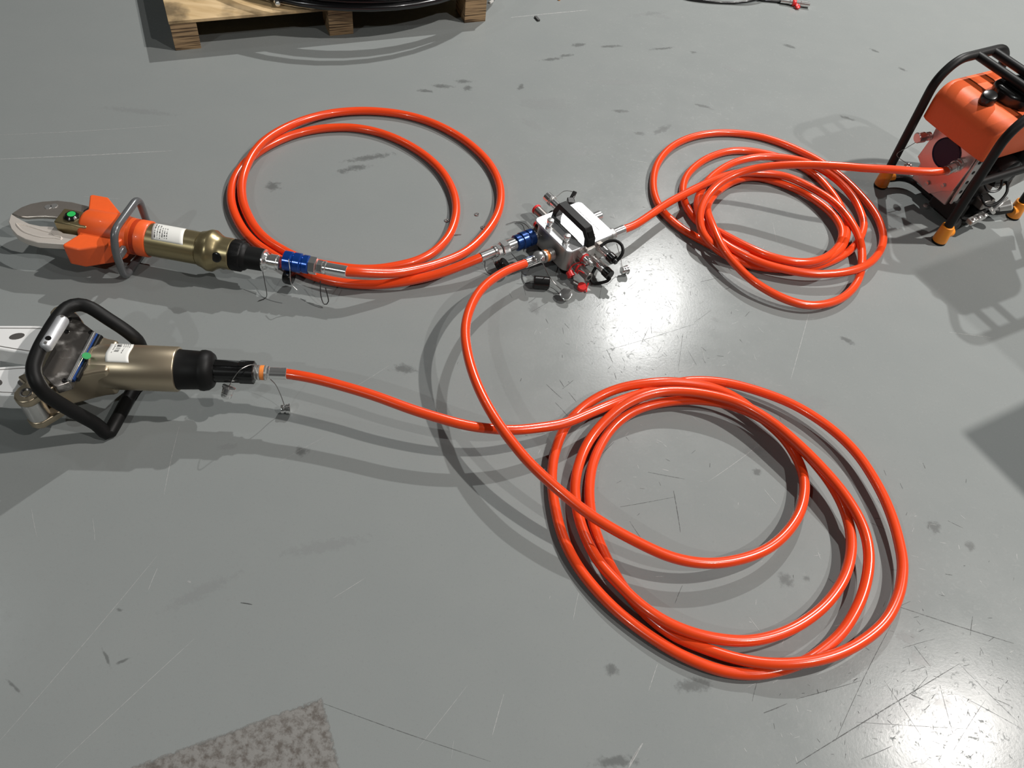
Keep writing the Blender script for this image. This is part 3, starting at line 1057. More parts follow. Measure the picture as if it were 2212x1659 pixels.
# rubber cover
wing = [(.160, .092), (.166, .097), (.205, .097), (.262, .048), (.305, .043), (.305, -.043), (.292, -.062), (.228, -.098), (.189, -.097), (.184, -.09), (.202, -.05),
        (.197, -.03), (.19, 0), (.186, .03)]
cov = MB(CUT).prism(wing, .04, .098)
cov.lathe([(0, .034), (.006, .044), (.014, .0475), (.09, .0475), (.115, .043)], (.188, 0, .076), (1, 0, 0), 40)
cov.build('blade_cover', M['orange'], cut, bevel=.006, seg=3)
MB(CUT).lathe([(-.012, .0445), (.018, .0445), (.0185, .0435), (.03, .0435), (.0305, .0448), (.053, .0448), (.056, .0425)], (.3, 0, zc), (1, 0, 0), 40).build('collar', M['orange'], cut)
MB(CUT).lathe([(0, .0441), (.012, .0441)], (.3183, 0, zc), (1, 0, 0), 40).build('collar_band', M['orange_dark'], cut)
# carrying loop
loop = rounded([(.308, -.082, .0088), (.308, -.082, .095), (.308, -.062, .142), (.308, .068, .142), (.308, .074, .0088)], .026, closed=True)
MB(CUT).tube(loop, .0093, 14, closed=True).build('carrying_loop', M['grey_paint'], cut)
MB(CUT).box((.308, -.06, .075), (.012, .03, .02)).build('loop_mount', M['grey_paint'], cut, bevel=.003)
# cylinder and valve head
MB(CUT).lathe([(0, .0405), (.124, .0405), (.1245, .0395), (.126, .0395)], (.354, 0, zc), (1, 0, 0), 48).build('cylinder', M['bronze_dark'], cut)
MB(CUT).lathe([(0, .0405), (.002, .0435), (.012, .046), (.024, .0515), (.034, .051), (.046, .043), (.054, .0395), (.06, .039), (.079, .039), (.0805, .0375)],
              (.48, 0, zc), (1, 0, 0), 48).build('valve_head', M['bronze_dark'], cut)
for ang in (-35, -80):
    a = math.radians(ang)
    dv = np.array([0, -math.cos(a), math.sin(a)])
    if ang == -35:
        dv = np.array([0, -math.cos(math.radians(25)), math.sin(math.radians(25))])
    bb = np.array([.536, 0, zc])
    MB(CUT).lathe([(0, .0125), (.008, .0125), (.009, .011), (.0095, .008)], bb + dv * .033, dv, 22).build('bolt', M['black_gloss'], cut)
MB(CUT).lathe([(0, .0365), (.002, .038), (.024, .038), (.027, .0355)], (.561, 0, zc), (1, 0, 0), 64, lobes=(8, .02)).build('grip_ring', M['black'], cut)
MB(CUT).lathe([(0, .035), (.006, .034), (.012, .0285), (.05, .0275), (.052, .025)], (.587, 0, zc), (1, 0, 0), 40).build('grip', M['black'], cut)
MB(CUT).lathe([(0, .027), (.003, .027), (.0035, .0215), (.009, .019), (.0095, .0165), (.016, .0165), (.0165, .019), (.034, .019), (.0345, .017), (.04, .017)],
              (.639, 0, zc), (1, 0, 0), 28).build('nipple', M['chrome'], cut)
a = CUT.w((.655, -.025, .03))
MB().lathe([(0, .016), (.004, .019), (.02, .019), (.022, .016)], CUT.w((.684, .004, .03)), CUT.R @ np.array([1.0, -.1, 0]), 22).build('dust_cap', M['black_gloss'], cut)
tether(cut, [CUT.w(q) for q in [(.642, -.024, .06), (.65, -.04, .03), (.655, -.055, .006), (.64, -.07, .003)]], .001, M['wire_dark'])
# sticker on the cylinder
grid = []
for i in range(9):
    row = []
    for j in range(13):
        ang = math.radians(134 - 86 * j / 12)       # 90 = top, small = near side
        x = 0.361 + .078 * i / 8 + .014 * (1 - j / 12)
        row.append((x, math.cos(math.pi - ang) * -.0413 * -1, zc + math.sin(ang) * .0413))
    grid.append(row)
# far side first (v = 0), near side last
grid = [[(x, -y, z) for x, y, z in row] for row in grid]
MB(CUT).patch(grid).build('sticker', M['label_rows'], cut, solid=.0003)

# ------------------------------------------------------------------ spreader
zs = 0.11
spr = thing('hydraulic_spreader', 'hydraulic spreader with white arms, scuffed steel plate and black tube handle', 'rescue spreader', SPR.w((.1, 0, 0)))
S3 = lambda pts: [SPR.l(u, v, z) for u, v, z in pts]
for s in (1, -1):
    sh = -.013 if s > 0 else -.004
    outl = [(.045, .03), (.045, .075), (.02, .098), (-.02, .099), (-.1, .094), (-.2, .07), (-.3, .035), (-.37, .012), (-.37, .003), (-.3, .006), (-.2, .018), (-.13, .034),
            (-.09, .033), (-.05, .026), (-.01, .02), (.02, .018)]
    arm = MB(SPR).prism([(x, y * s + sh) for x, y in outl], .088, .132).build('spreader_arm', M['arm'], spr, bevel=.003)
    groove = [(.02, .09), (-.02, .0905), (-.1, .086), (-.2, .063), (-.3, .03), (-.355, .0105)]
    MB(SPR).tube([(x, y * s + sh, .1318) for x, y in groove], .0011, 6).build('groove', M['pipe_grey'], arm)
    groove2 = [(.02, .026), (-.01, .028), (-.05, .034), (-.09, .041), (-.13, .0415), (-.2, .0255), (-.3, .0135)]
    MB(SPR).tube([(x, y * s + sh, .1318) for x, y in groove2], .0011, 6).build('groove', M['pipe_grey'], arm)
    for hx, hy, rr in ((-.045, .066, .012), (.012, .066, .013)):
        hole = [(hx + rr * 1.2 * math.cos(t), sh + s * (hy + rr * .75 * math.sin(t) + .25 * rr * math.cos(t))) for t in [2 * math.pi * k / 16 for k in range(16)]]
        MB(SPR).prism(hole, .1305, .1326).build('pocket_shade', M['pipe_grey'], arm)  # flat dark disc paints the shade inside the hollow
# head casting with the two hinge lugs
head = MB(SPR)
head.prism([(.168, .042), (.145, .0465), (.125, .054), (.1, .066), (.07, .078), (.045, .09), (.028, .086), (.028, -.086), (.045, -.09), (.07, -.078), (.1, -.066), (.125, -.054), (.145, -.0465), (.168, -.042)], .066, .149)
head.build('head_casting', M['bronze'], spr, bevel=.008, seg=3)
lugc = SPR.l(56.5, 849, .152)
for s in (1, -1):
    lx, ly = lugc[0], abs(lugc[1]) * s
    circ = [(lx + .0235 * math.cos(t), ly + .0235 * math.sin(t)) for t in [math.radians(a) for a in range(0, 360, 15)]]
    lug = MB(SPR)
    if s < 0:
        body = [(lx - .0235, ly), (lx - .02, ly - .0125), (lx - .011, ly - .021), (lx, ly - .0235), (lx + .012, ly - .021), (.085, -.085), (.085, -.05), (lx + .01, ly + .045), (lx - .02, ly + .05), (lx - .03, ly + .04),
                (lx - .012, ly + .026), (lx - .02, ly + .0125)]
    else:
        body = [(x, -y) for x, y in [(lx - .0235, -ly), (lx - .02, -ly - .0125), (lx - .011, -ly - .021), (lx, -ly - .0235), (lx + .012, -ly - .021), (.085, -.085), (.085, -.05), (lx + .01, -ly + .045),
                                     (lx - .012, -ly + .026), (lx - .02, -ly + .0125)]]
    lug.prism(body, .134, .152).build('hinge_lug', M['bronze'], spr, bevel=.003)
    MB(SPR).prism(body, .062, .08).build('hinge_lug', M['bronze'], spr, bevel=.003)
    MB(SPR).lathe([(0, .021), (.052, .021)], (lx, ly, .081), (0, 0, 1), 30).build('hinge_pin', M['steel'], spr)
    MB(SPR).lathe([(0, .0115), (.003, .0115), (.0032, .009), (.0005, .006), (.0003, .003)], (lx, ly, .151), (0, 0, 1), 24).build('pin_bolt', M['pipe_grey'], spr)
# cylinder
MB(SPR).lathe([(0, .0478), (.001, .0482), (.169, .0482), (.171, .047), (.172, .044)], (.12, 0, zs), (1, 0, 0), 56).build('cylinder', M['bronze'], spr)
neck = MB(SPR).lathe([(0, .044), (.012, .047), (.03, .0488)], (.098, 0, zs), (1, 0, 0), 48).build('neck', M['bronze'], spr)
MB(SPR).lathe([(0, .0435), (.004, .0425), (.042, .041), (.046, .0435), (.052, .044), (.062, .042), (.07, .036), (.074, .026)], (.292, 0, zs), (1, 0, 0), 48).build('end_cap', M['black'], spr)
MB(SPR).lathe([(0, .0235), (.054, .0225), (.056, .024), (.084, .024), (.086, .021)], (.362, 0, zs), (1, 0, 0), 80, lobes=(8, .045)).build('star_grip', M['black_gloss'], spr)
MB(SPR).lathe([(0, .016), (.004, .016), (.0055, .014)], (.4475, 0, zs), (1, 0, 0), 24).build('nipple', M['steel'], spr)
# cover plate: slopes down towards the cylinder
pl = [(153, 672), (163, 676), (170, 682), (179, 697), (204, 716), (210, 722), (150, 826), (120, 836), (110, 828), (92, 808), (91, 796), (146, 690)]


def plate_z(u, v):
    t = ((u - 92) * 0.86 + (v - 745) * 0.5) / 110.0
    return .171 - .02 * min(1, max(0, t))


vs = [SPR.l(u, v, plate_z(u, v)) for u, v in pl]
mbp = MB(SPR)
n = len(vs)
mbp.add([p for p in vs] + [p - np.array([0, 0, .022]) for p in vs], [tuple(range(n)), tuple(reversed(range(n, 2 * n)))] + [(i, (i + 1) % n, n + (i + 1) % n, n + i) for i in range(n)])
plate = mbp.build('cover_plate', M['scuffed'], spr, bevel=.0015)
e0, e1 = SPR.l(203, 720, .159), SPR.l(149, 823, .157)
MB(SPR).cyl(e0, e1, .0048, 20).build('rolled_edge_and_reflection', M['chrome'], spr)
e0, e1 = SPR.l(208.5, 723, .155), SPR.l(156, 822, .153)
MB(SPR).cyl(e0, e1, .0055, 20).build('rolled_edge_and_reflection', M['navy'], spr)  # blue reflection in the chrome edge, painted as a navy strip
e0, e1 = SPR.l(215, 727, .15), SPR.l(164, 819, .148)
MB(SPR).cyl(e0, e1, .008, 20).build('rolled_edge_and_reflection', M['black_gloss'], spr)  # dark reflection in the same edge, painted as a black strip
gd = SPR.l(187, 769, .166)
MB(SPR).lathe([(0, .0085), (.0012, .0083)], gd, (.35, 0, 1), 22).build('green_dot', M['green_dark'], spr)
for u, v in ((151, 690), (145, 717), (197, 718), (140, 822)):
    q = SPR.l(u, v, plate_z(u, v))
    MB(SPR).lathe([(0, .0045), (.0022, .0045), (.0023, .003), (.0008, .0028)], q, (0, 0, 1), 16).build('plate_screw', M['black_gloss'], plate)
# tube handle: closed loop, top bar forward, legs sloping back to the floor
hp = S3([(231, 936, .0152), (206, 915, .045), (150, 884, .105), (100, 852, .16), (78, 822, .19), (72, 795, .2), (84, 757, .206), (105, 718, .207), (127, 684, .204),
         (146, 665, .2), (170, 658, .194), (196, 665, .186), (232, 688, .165), (270, 713, .14), (296, 735, .115), (308, 756, .08)])
hp += [np.array([.205, .085, .035]), np.array([.185, .07, .0152]), np.array([.168, .0, .0152]), np.array([.155, -.085, .0152])]
hpath = spline(hp, .01, closed=True)
MB(SPR).tube(hpath, .0142, 16, closed=True).build('handle', M['black'], spr)
g0, g1 = SPR.l(137, 689, .212), SPR.l(97, 752, .213)
gp = MB(SPR)
dd = unit(g1 - g0)
gp.lathe([(-.003, .006), (0, .011), (.004, .0128), (np.linalg.norm(g1 - g0) - .004, .0128), (np.linalg.norm(g1 - g0), .011), (np.linalg.norm(g1 - g0) + .003, .006)], g0, dd, 24)
grip = gp.build('grip_plate', M['alu'], spr)
for k, rr, mm in ((.8, .0058, 'black_gloss'), (.05, .003, 'pipe_grey'), (.95, .003, 'pipe_grey')):
    q = g0 + (g1 - g0) * k + np.array([.003, 0, .0118])
    MB(SPR).lathe([(0, rr), (.0014, rr * .9)], q, (.2, 0, 1), 16).build('grip_hole' if k == .8 else 'grip_screw', M[mm], grip)
# sticker with bar code
grid = []
for i in range(8):
    row = []
    for j in range(15):
        ang = math.radians(62 + 70 * j / 14)
        row.append((.158 + .046 * i / 7 - .002 * math.sin(j * .5) + .004 * math.cos(ang), -math.cos(ang) * -.0492 * -1, zs + math.sin(ang) * .0492))
    grid.append(row)
MB(SPR).patch(grid).build('sticker', M['label_bars'], spr, solid=.0004)

# ------------------------------------------------------------------ manifold
man = thing('hydraulic_manifold', 'square aluminium hydraulic manifold block with black handle and many couplings', 'manifold', MAN.w((0, 0, 0)))
MB(MAN).prism(ring_outline(.15, .146, .022), .018, .089).build('body', M['alu_dark'], man, bevel=.003)
MB(MAN).prism(ring_outline(.158, .152, .014), .089, .0955).build('top_plate', M['alu'], man, bevel=.0015)
for gx in (-.058, -.03, .03, .052):
    MB(MAN).prism(ring_outline(.007, .115 if gx > 0 else .1, .0034), .0953, .0963, o=(gx, 0, 0)).build('plate_rib', M['bracket'], man, bevel=.0004)
for sx in (-1, 1):
    for sy in (-1, 1):
        MB(MAN).lathe([(0, .014), (.004, .016), (.018, .014)], (sx * .052, sy * .05, 0), (0, 0, 1), 20).build('rubber_foot', M['black'], man)
hprof = [(.068, .0955), (.066, .112), (.05, .144), (-.062, .144), (-.084, .118), (-.086, .0955), (-.07, .0955), (-.068, .114), (-.056, .128), (.043, .128), (.052, .108), (.053, .0955)]
hm = MB(MAN).prism(hprof, -.0125, .0125, o=(-.012, 0, 0), ax=(0, 1, 0), ay=(0, 0, 1)).build('carry_handle', M['black'], man, bevel=.0015)
MB(MAN).box((-.012, -.0755, .129), (.016, .003, .017), ax=(1, 0, 0), up=(0, .65, 1)).build('handle_recess', M['black_gloss'], hm)
for kx, ky in ((-.064, .027), (-.062, -.043)):
    MB(MAN).lathe([(0, .0098), (.004, .0098), (.005, .0055), (.014, .0055), (.0155, .0088), (.026, .0092), (.028, .008), (.0283, .006)], (kx, ky, .0955), (0, 0, 1), 22).build('bleed_knob', M['chrome'], man)
YN = (0, -1, 0)
YP = (0, 1, 0)


def fitting(x, z, segs, direction, start):
    """row of pieces screwed into one side of the block"""
    dv = np.array(direction, float)
    p0 = np.array([x, 0, z]) + dv * start
    for name, t0, t1, r, m, n in segs:
        c = min(.0012, (t1 - t0) * .2)
        prof = r if hasattr(r, '__len__') else [(0, r - c), (c, r), (t1 - t0 - c, r), (t1 - t0, r - c)]
        MB(MAN).lathe(prof, p0 + dv * t0, dv, n).build(name, M[m], man, angle=30)


# viewer side: two red-ringed nipples, two chrome nipples with black caps
fitting(-.028, .066, [('hex_adapter', 0, .012, .0125, 'steel', 6), ('nipple', .012, .034, .0095, 'chrome', 20), ('red_ring', .014, .018, .0125, 'red', 20), ('nipple_tip', .034, .046, .006, 'steel', 16)], YN, .072)
fitting(-.042, .038, [('hex_adapter', 0, .018, .0145, 'pipe_grey', 6), ('pipe_socket', .018, .062, .0125, 'pipe_grey', 24), ('red_ring', .02, .025, .0158, 'red', 24), ('pipe_bore', .0618, .0626, .0065, 'black', 16)], YN, .07)
fitting(.034, .066, [('hex_adapter', 0, .012, .014, 'steel', 6), ('nipple', .012, .048, .0125, 'chrome', 24), ('black_cap', .044, .064, .0135, 'black_gloss', 24), ('cap_knob', .064, .074, .007, 'black_gloss', 16)], YN, .07)
fitting(.014, .036, [('hex_adapter', 0, .012, .014, 'steel', 6), ('nipple', .012, .062, .0125, 'chrome', 24), ('black_cap', .06, .082, .0142, 'black_gloss', 24)], YN, .07)
MB(MAN).box((.0, -.076, .05), (.03, .006, .055)).build('port_plate', M['steel'], man, bevel=.001)
# far side: chrome nipple, red capped pipe, black caps
fitting(.034, .066, [('nipple', 0, .06, .0125, 'chrome', 24), ('hex_adapter', .06, .066, .015, 'steel', 24), ('end_cap', .066, .088, .0155, 'chrome', 24)], YP, .074)
fitting(-.012, .05, [('hex_adapter', 0, .02, .0145, 'pipe_grey', 6), ('red_ring', .02, .026, .0165, 'red', 24), ('pipe_socket', .026, .068, .0132, 'pipe_grey', 24), ('red_cap', .068, .075, .0146, 'red', 24)], YP, .074)
fitting(.012, .05, [('hex_adapter', 0, .014, .014, 'steel', 6), ('black_cap', .014, .036, .0152, 'black_gloss', 24)], YP, .074)
fitting(-.045, .045, [('black_cap', 0, .018, .015, 'black_gloss', 24), ('red_cap', .018, .03, .0095, 'red', 20)], YP, .074)
MB(MAN).box((.062, .094, .086), (.02, .02, .014), ax=(.5, 1, .2)).build('clip', M['black_gloss'], man, bevel=.002)
MB(MAN).box((.078, .106, .092), (.03, .012, .006), ax=(1, .6, .3)).build('clip', M['black_gloss'], man, bevel=.002)
tether(man, [MAN.w(q) for q in [(.05, .14, .075), (.075, .14, .085), (.09, .125, .088), (.085, .105, .092)]], .0009)
# right side plug
dvx = np.array([1.0, 0, 0])
for name, t0, t1, r, m, n in [('hex_adapter', 0, .014, .013, 'steel', 6), ('nipple', .014, .028, .0105, 'chrome', 20), ('end_cap', .028, .052, .0145, 'chrome', 24)]:
    MB(MAN).lathe([(0, r - .001), (.001, r), (t1 - t0 - .001, r), (t1 - t0, r - .001)], np.array([.074 + t0, .035, .055]), dvx, n).build(name, M[m], man)
# black rubber cap straps
MB().tube(spline([px(1298, 532, .088), px(1312, 522, .096), px(1330, 520, .1), px(1343, 530, .096), px(1345, 546, .085), px(1336, 560, .07), px(1330, 566, .064)], .006), .0042, 10).build('cap_strap', M['black'], man)
MB().tube(spline([px(1318, 600, .03), px(1312, 607, .02), px(1298, 611, .012), px(1284, 612, .008), px(1276, 606, .01), px(1280, 590, .02), px(1288, 576, .03)], .006), .0042, 10).build('cap_strap', M['black'], man)
# loose red caps on their straps
q = px(1229, 586, .028)
MB().lathe([(0, .0085), (.001, .0098), (.012, .0098), (.0125, .011), (.016, .011), (.0162, .0078), (.004, .0076)], q, px(1234, 596, .022) - q, 22).build('red_cap', M['red'], man)
tether(man, [px(1229, 585, .03), px(1236, 574, .042), px(1245, 569, .05), px(1254, 566, .055), px(1252, 556, .062)], .0016, M['red'], 'red_strap')
tether(man, [px(1262, 590, .048), px(1250, 584, .05), px(1247, 592, .04)], .0016, M['red'], 'red_strap')
q = px(1256, 623, .001)
MB().lathe([(0, .011), (.001, .0122), (.012, .0122), (.013, .0115)], q, (.05, -.25, 1), 24).build('red_cap', M['red'], man)
tether(man, [px(1268, 627, .006), px(1266, 631, .003), px(1268, 620, .012), px(1271, 611, .02)], .002, M['red'], 'red_strap')
q = px(1240, 609, .006)
MB().cyl(q, px(1252, 616, .005), .0055, 12).build('nipple_tip', M['steel'], man)
# chrome cap on a wire at the right
q = px(1342, 585, .016)
dust_cap(man, q, px(1357, 582, .016) - q, .0125, .02, M['chrome'])
tether(man, [px(1332, 526, .08), px(1337, 545, .06), px(1341, 560, .035), px(1344, 577, .022)], .0009)

# ------------------------------------------------------------------ petrol pump
pump = thing('petrol_hydraulic_pump', 'petrol hydraulic pump with orange tank in a black tube frame', 'pump', PUMP.w((.15, .13, 0)))
HZ = .425
hoops = []
for b_, a0, a1, f0, f1 in ((0.0, -.014, .30, 0.0, .328), (.272, .004, .285, .018, .3)):
    path = rounded([(f0, b_, .02), (a0, b_, HZ - .055), (a0 + .05, b_, HZ), (a1 - .04, b_, HZ + .003), (a1, b_, HZ - .05), (f1, b_, .02)], [0, .05, .05, .05, .05, 0])
    hoops.append(MB(PUMP).tube(path, .0128, 16).build('frame_hoop', M['black_paint'], pump))
for a in (.128, .195):
    MB(PUMP).cyl((a, -.006, HZ + .001), (a, .276, HZ + .001), .012, 16).build('lifting_bar', M['black_paint'], pump)
for s, xs in ((1, 0.0), (-1, .316)):
    path = rounded([(xs + .01 * s, .27, .03), (xs + .105 * s, .25, .03), (xs + .1 * s, .02, .03), (xs + .008 * s, .004, .035)], .055)
    MB(PUMP).tube(path, .0118, 14).build('base_tube', M['black_paint'], pump)
MB(PUMP).cyl((-.004, 0, .215), (.305, 0, .215), .0115, 14).build('cross_bar', M['black_paint'], pump)
for fx, fy, tx in ((0, 0, -.05), (.328, 0, .05), (.018, .272, -.03), (.3, .272, .03)):
    dv = unit((tx * .6, 0, 1))
    dv = unit((-.033 if fx < .1 else -.06 if fx > .31 else 0, 0, 1.0)) if fx < .1 else unit((-.075, 0, 1))
    bt = MB(PUMP).lathe([(0, .0205), (.004, .0212), (.052, .0182), (.056, .0172)], (fx, fy, .006), dv, 22)
    inward = 1 if fx < .1 else -1
    bt.cyl((fx, fy, .033), (fx + .03 * inward, fy + (.0 if fy < .1 else -.006), .031), .0155, 16)
    bo = bt.build('foot_boot', M['boot'], pump, bevel=.001)
    MB(PUMP).lathe([(0, .0205), (.007, .0208)], (fx, fy, 0), (0, 0, 1), 22).build('foot_sole', M['black'], bo)
# tank
ta0, ta1, tz0, tz1 = .012, .285, .255, .372
prof = []
for cx_, cz_, r_, s0 in ((ta1 - .045, tz1 - .045, .045, 0), (ta0 + .055, tz1 - .055, .055, 90), (ta0 + .008, tz0 + .008, .008, 180), (ta1 - .008, tz0 + .008, .008, 270)):
    for k in range(7):
        q = math.radians(s0 + 15 * k)
        prof.append((cx_ + r_ * math.cos(q), cz_ + r_ * math.sin(q)))
# section in (x, z), run along y with narrowed ends
tk = MB(PUMP)
rings = [(.030, .80), (.033, .93), (.042, .98), (.06, 1.0), (.22, 1.0), (.246, .975), (.258, .9), (.261, .78)]
cxm, czm = (ta0 + ta1) / 2, tz0 + .04
n = len(prof)
vs, fs = [], []
for y, k in rings:
    kk = 1 - (1 - k) * .35
    for a, z in prof:
        vs.append((cxm + (a - cxm) * kk, y, czm + (z - czm) * kk))
for i in range(len(rings) - 1):
    for k in range(n):
        fs.append((i * n + k, i * n + (k + 1) % n, (i + 1) * n + (k + 1) % n, (i + 1) * n + k))
fs.append(tuple(range(n)))
fs.append(tuple(reversed(range((len(rings) - 1) * n, len(rings) * n))))
tk.add(vs, fs).build('fuel_tank', M['tank'], pump, angle=50)
MB(PUMP).box((.16, .262, .345), (.2, .012, .01)).build('tank_strap', M['pipe_grey'], pump, bevel=.002)
# filler cap and pump cover on top of the tank
fc = PUMP.l(2137, 210, .385)
cap = MB(PUMP).lathe([(0, .019), (.004, .0215), (.026, .0215), (.032, .018), (.034, .012)], (fc[0], fc[1], .366), (-.25, -.1, 1), 36).build('filler_cap', M['black_gloss'], pump)
cv = MB(PUMP).prism([(.098, .1), (.094, .15), (.115, .178), (.165, .184), (.25, .17), (.255, .1), (.23, .06), (.15, .055), (.118, .07)], .365, .41)
cv.build('top_cover', M['black_gloss'], pump, bevel=.012, seg=3)
MB(PUMP).box((.15, .12, .408), (.05, .075, .012)).build('cover_rib', M['black'], pump, bevel=.004)
# valve panel under the tank
pa = .05
panel_outline = [(.222, .258), (.219, .2), (.226, .136), (.196, .118), (.197, .09), (.16, .068), (.131, .068), (.118, .08), (.1, .1), (.072, .12), (.066, .2), (.066, .258)]
pn = MB(PUMP).prism(panel_outline, -.004, .004, o=(pa, 0, 0), ax=(0, 1, 0), ay=(0, 0, 1)).build('valve_panel', M['panel'], pump, bevel=.001)
MB(PUMP).lathe([(0, .046), (.004, .046), (.0045, .044), (.002, .042)], (pa - .0035, .150, .199), (-1, 0, 0), 40).build('motor_face', M['dark_hole'], pump)
MB(PUMP).box((.075, .142, .15), (.045, .14, .17)).build('valve_block', M['panel'], pump, bevel=.004)
for b_, z_, r_ in ((.152, .092, .007), (.182, .105, .006), (.105, .118, .006)):
    MB(PUMP).lathe([(0, r_), (.006, r_), (.0065, r_ * .6)], (pa - .004, b_, z_), (-1, 0, 0), 6).build('panel_bolt', M['steel'], pn)
MB(PUMP).lathe([(0, .013), (.008, .013), (.009, .0105), (.02, .0105), (.0205, .0155), (.042, .0155), (.044, .0135)], (pa - .004, .226, .208), (-1, .18, -.05), 22).build('outlet_plug', M['panel'], pump)
MB(PUMP).lathe([(0, .016), (.012, .016), (.013, .0135), (.018, .0135)], (pa - .004, .093, .205), (-1, 0, 0), 8).build('outlet_nipple', M['steel'], pump)
tether(pump, [PUMP.w(q) for q in [(.02, .23, .2), (.0, .245, .165), (-.012, .255, .135)]] + [px(1966, 358, .1)], .001)
q = px(1958, 364, .09)
MB().lathe([(0, .009), (.008, .009), (.0085, .0125), (.012, .0125)], q, px(1970, 350, .1) - q, 18).build('dust_cap', M['chrome'], pump)
# perforated bracket
bk = MB(PUMP).prism([(.052, .255), (.086, .255), (.078, .08), (.055, .08)], -.003, .003, o=(0, .062, 0), ax=(1, 0, 0), ay=(0, 0, 1)).build('bracket', M['bracket'], pump, bevel=.001)
for k in range(4):
    MB(PUMP).lathe([(0, .0055), (.001, .0055)], (.066, .0588, .225 - .034 * k), (0, -1, 0), 16).build('bracket_hole', M['black'], bk)
# engine: crankcase, finned cylinder, muffler, carburettor, linkage
MB(PUMP).prism(ring_outline(.13, .17, .03), .045, .19, o=(.175, .14, 0)).build('crankcase', M['engine'], pump, bevel=.008)
for k in range(7):
    MB(PUMP).prism(ring_outline(.11, .1, .02), .19 + k * .0085, .1945 + k * .0085, o=(.19, .14, 0)).build('cooling_fin', M['engine'], pump)
MB(PUMP).prism(ring_outline(.08, .075, .015), .185, .255, o=(.19, .14, 0)).build('cylinder_core', M['engine'], pump)
MB(PUMP).lathe([(0, .03), (.004, .046), (.03, .05), (.05, .046), (.056, .03)], (.19, .075, .175), (0, -1, 0), 32).build('recoil_housing', M['black_gloss'], pump)
MB(PUMP).box((.255, .07, .2), (.08, .09, .1)).build('muffler', M['black'], pump, bevel=.015, seg=3)
MB(PUMP).box((.275, .03, .15), (.08, .008, .06), ax=(1, 0, .25)).build('heat_shield', M['bracket'], pump, bevel=.001)
MB(PUMP).box((.165, .03, .082), (.05, .035, .03)).build('carburettor', M['pipe_grey'], pump, bevel=.004)
MB(PUMP).box((.125, .0, .052), (.075, .022, .016), ax=(1, .12, 0)).build('throttle_bracket', M['steel'], pump, bevel=.003)
for k in range(3):
    MB(PUMP).lathe([(0, .006), (.006, .006), (.0065, .004)], (.1 + .025 * k, -.006, .06), (0, -.3, 1), 6).build('linkage_bolt', M['chrome'], pump)
MB(PUMP).cyl((.16, -.012, .075), (.24, .01, .09), .004, 10).build('linkage_rod', M['chrome'], pump)
MB(PUMP).cyl((.15, .0, .09), (.185, -.006, .062), .006, 10).build('linkage_rod', M['steel'], pump)
MB(PUMP).lathe([(0, .012), (.03, .016), (.034, .012)], (.21, .0, .07), (.4, -.3, .3), 16).build('fuel_filter', M['bracket'], pump)
MB().tube(spline([PUMP.w(q) for q in [(.12, .03, .12), (.13, -.0, .1), (.16, -.01, .11), (.19, .0, .135), (.2, .03, .16)]], .006), .004, 8).build('fuel_line', M['black'], pump)
MB().tube(spline([PUMP.w(q) for q in [(.1, .04, .17), (.11, .01, .15), (.14, .0, .16), (.15, .03, .2)]], .006), .0035, 8).build('fuel_line', M['black_gloss'], pump)
MB(PUMP).prism([(.088, .02), (.088, .205), (.1, .22), (.26, .22), (.272, .2), (.272, .03), (.26, .02), (.1, .012)], .03, .04).build('base_plate', M['black_paint'], pump, bevel=.002)
MB(PUMP).prism([(.062, .03), (.062, .125), (.1, .14), (.1, .025)], .03, .088).build('engine_mount', M['black_paint'], pump, bevel=.004)
q = PUMP.l(2049, 436, .07)
MB(PUMP).lathe([(0, .006), (.012, .006), (.0125, .0125), (.018, .0125), (.0185, .011)], q + np.array([.016, .0, 0]), (-1, -.25, .25), 22).build('drain_knob', M['steel'], pump)
rg = [px(2070 + 4.6 * math.cos(t), 417 + 4.6 * math.sin(t), .085) for t in [2 * math.pi * k / 14 for k in range(14)]]
MB().tube(rg, .0013, 6, closed=True).build('split_pin', M['chrome'], pump)
tether(pump, [px(2073, 420, .085), px(2078, 424, .084), px(2077, 428, .083)], .0013, M['chrome'], 'split_pin')
q = px(2000, 446, .005)
MB().lathe([(0, .009), (.006, .009), (.007, .006)], q, (-.3, -.2, 1), 16).build('drain_plug', M['chrome'], pump)

# ------------------------------------------------------------------ pallet with its hoses
PAL = Frame(px(379.5, 110, 0), 27.9)
pal = thing('plywood_pallet', 'plywood pallet on block feet at the top edge of the photo', 'pallet', PAL.w((.5, .3, 0)))
MB(PAL).box((.5385, .36, .095), (1.081, .724, .01)).build('deck_sheet', M['ply_face'], pal, bevel=.001)
MB(PAL).box((.5385, .0005, .0945), (1.0775, .004, .0085)).build('deck_edge', M['ply_edge'], pal)
for bx0, bx1 in ((0, .081), (.506, .589), (.996, 1.077)):
    for by in (0.001, .31, .62):
        MB(PAL).box(((bx0 + bx1) / 2, by + .05, .045), (bx1 - bx0, .1, .09)).build('block', M['ply_edge'], pal, bevel=.0008)

# black hose coil lying on the deck, hanging over its front edge
c0, c1, c2 = [px(u, v, .115) for u, v in ((620, 1), (745, 17), (930, 3))]


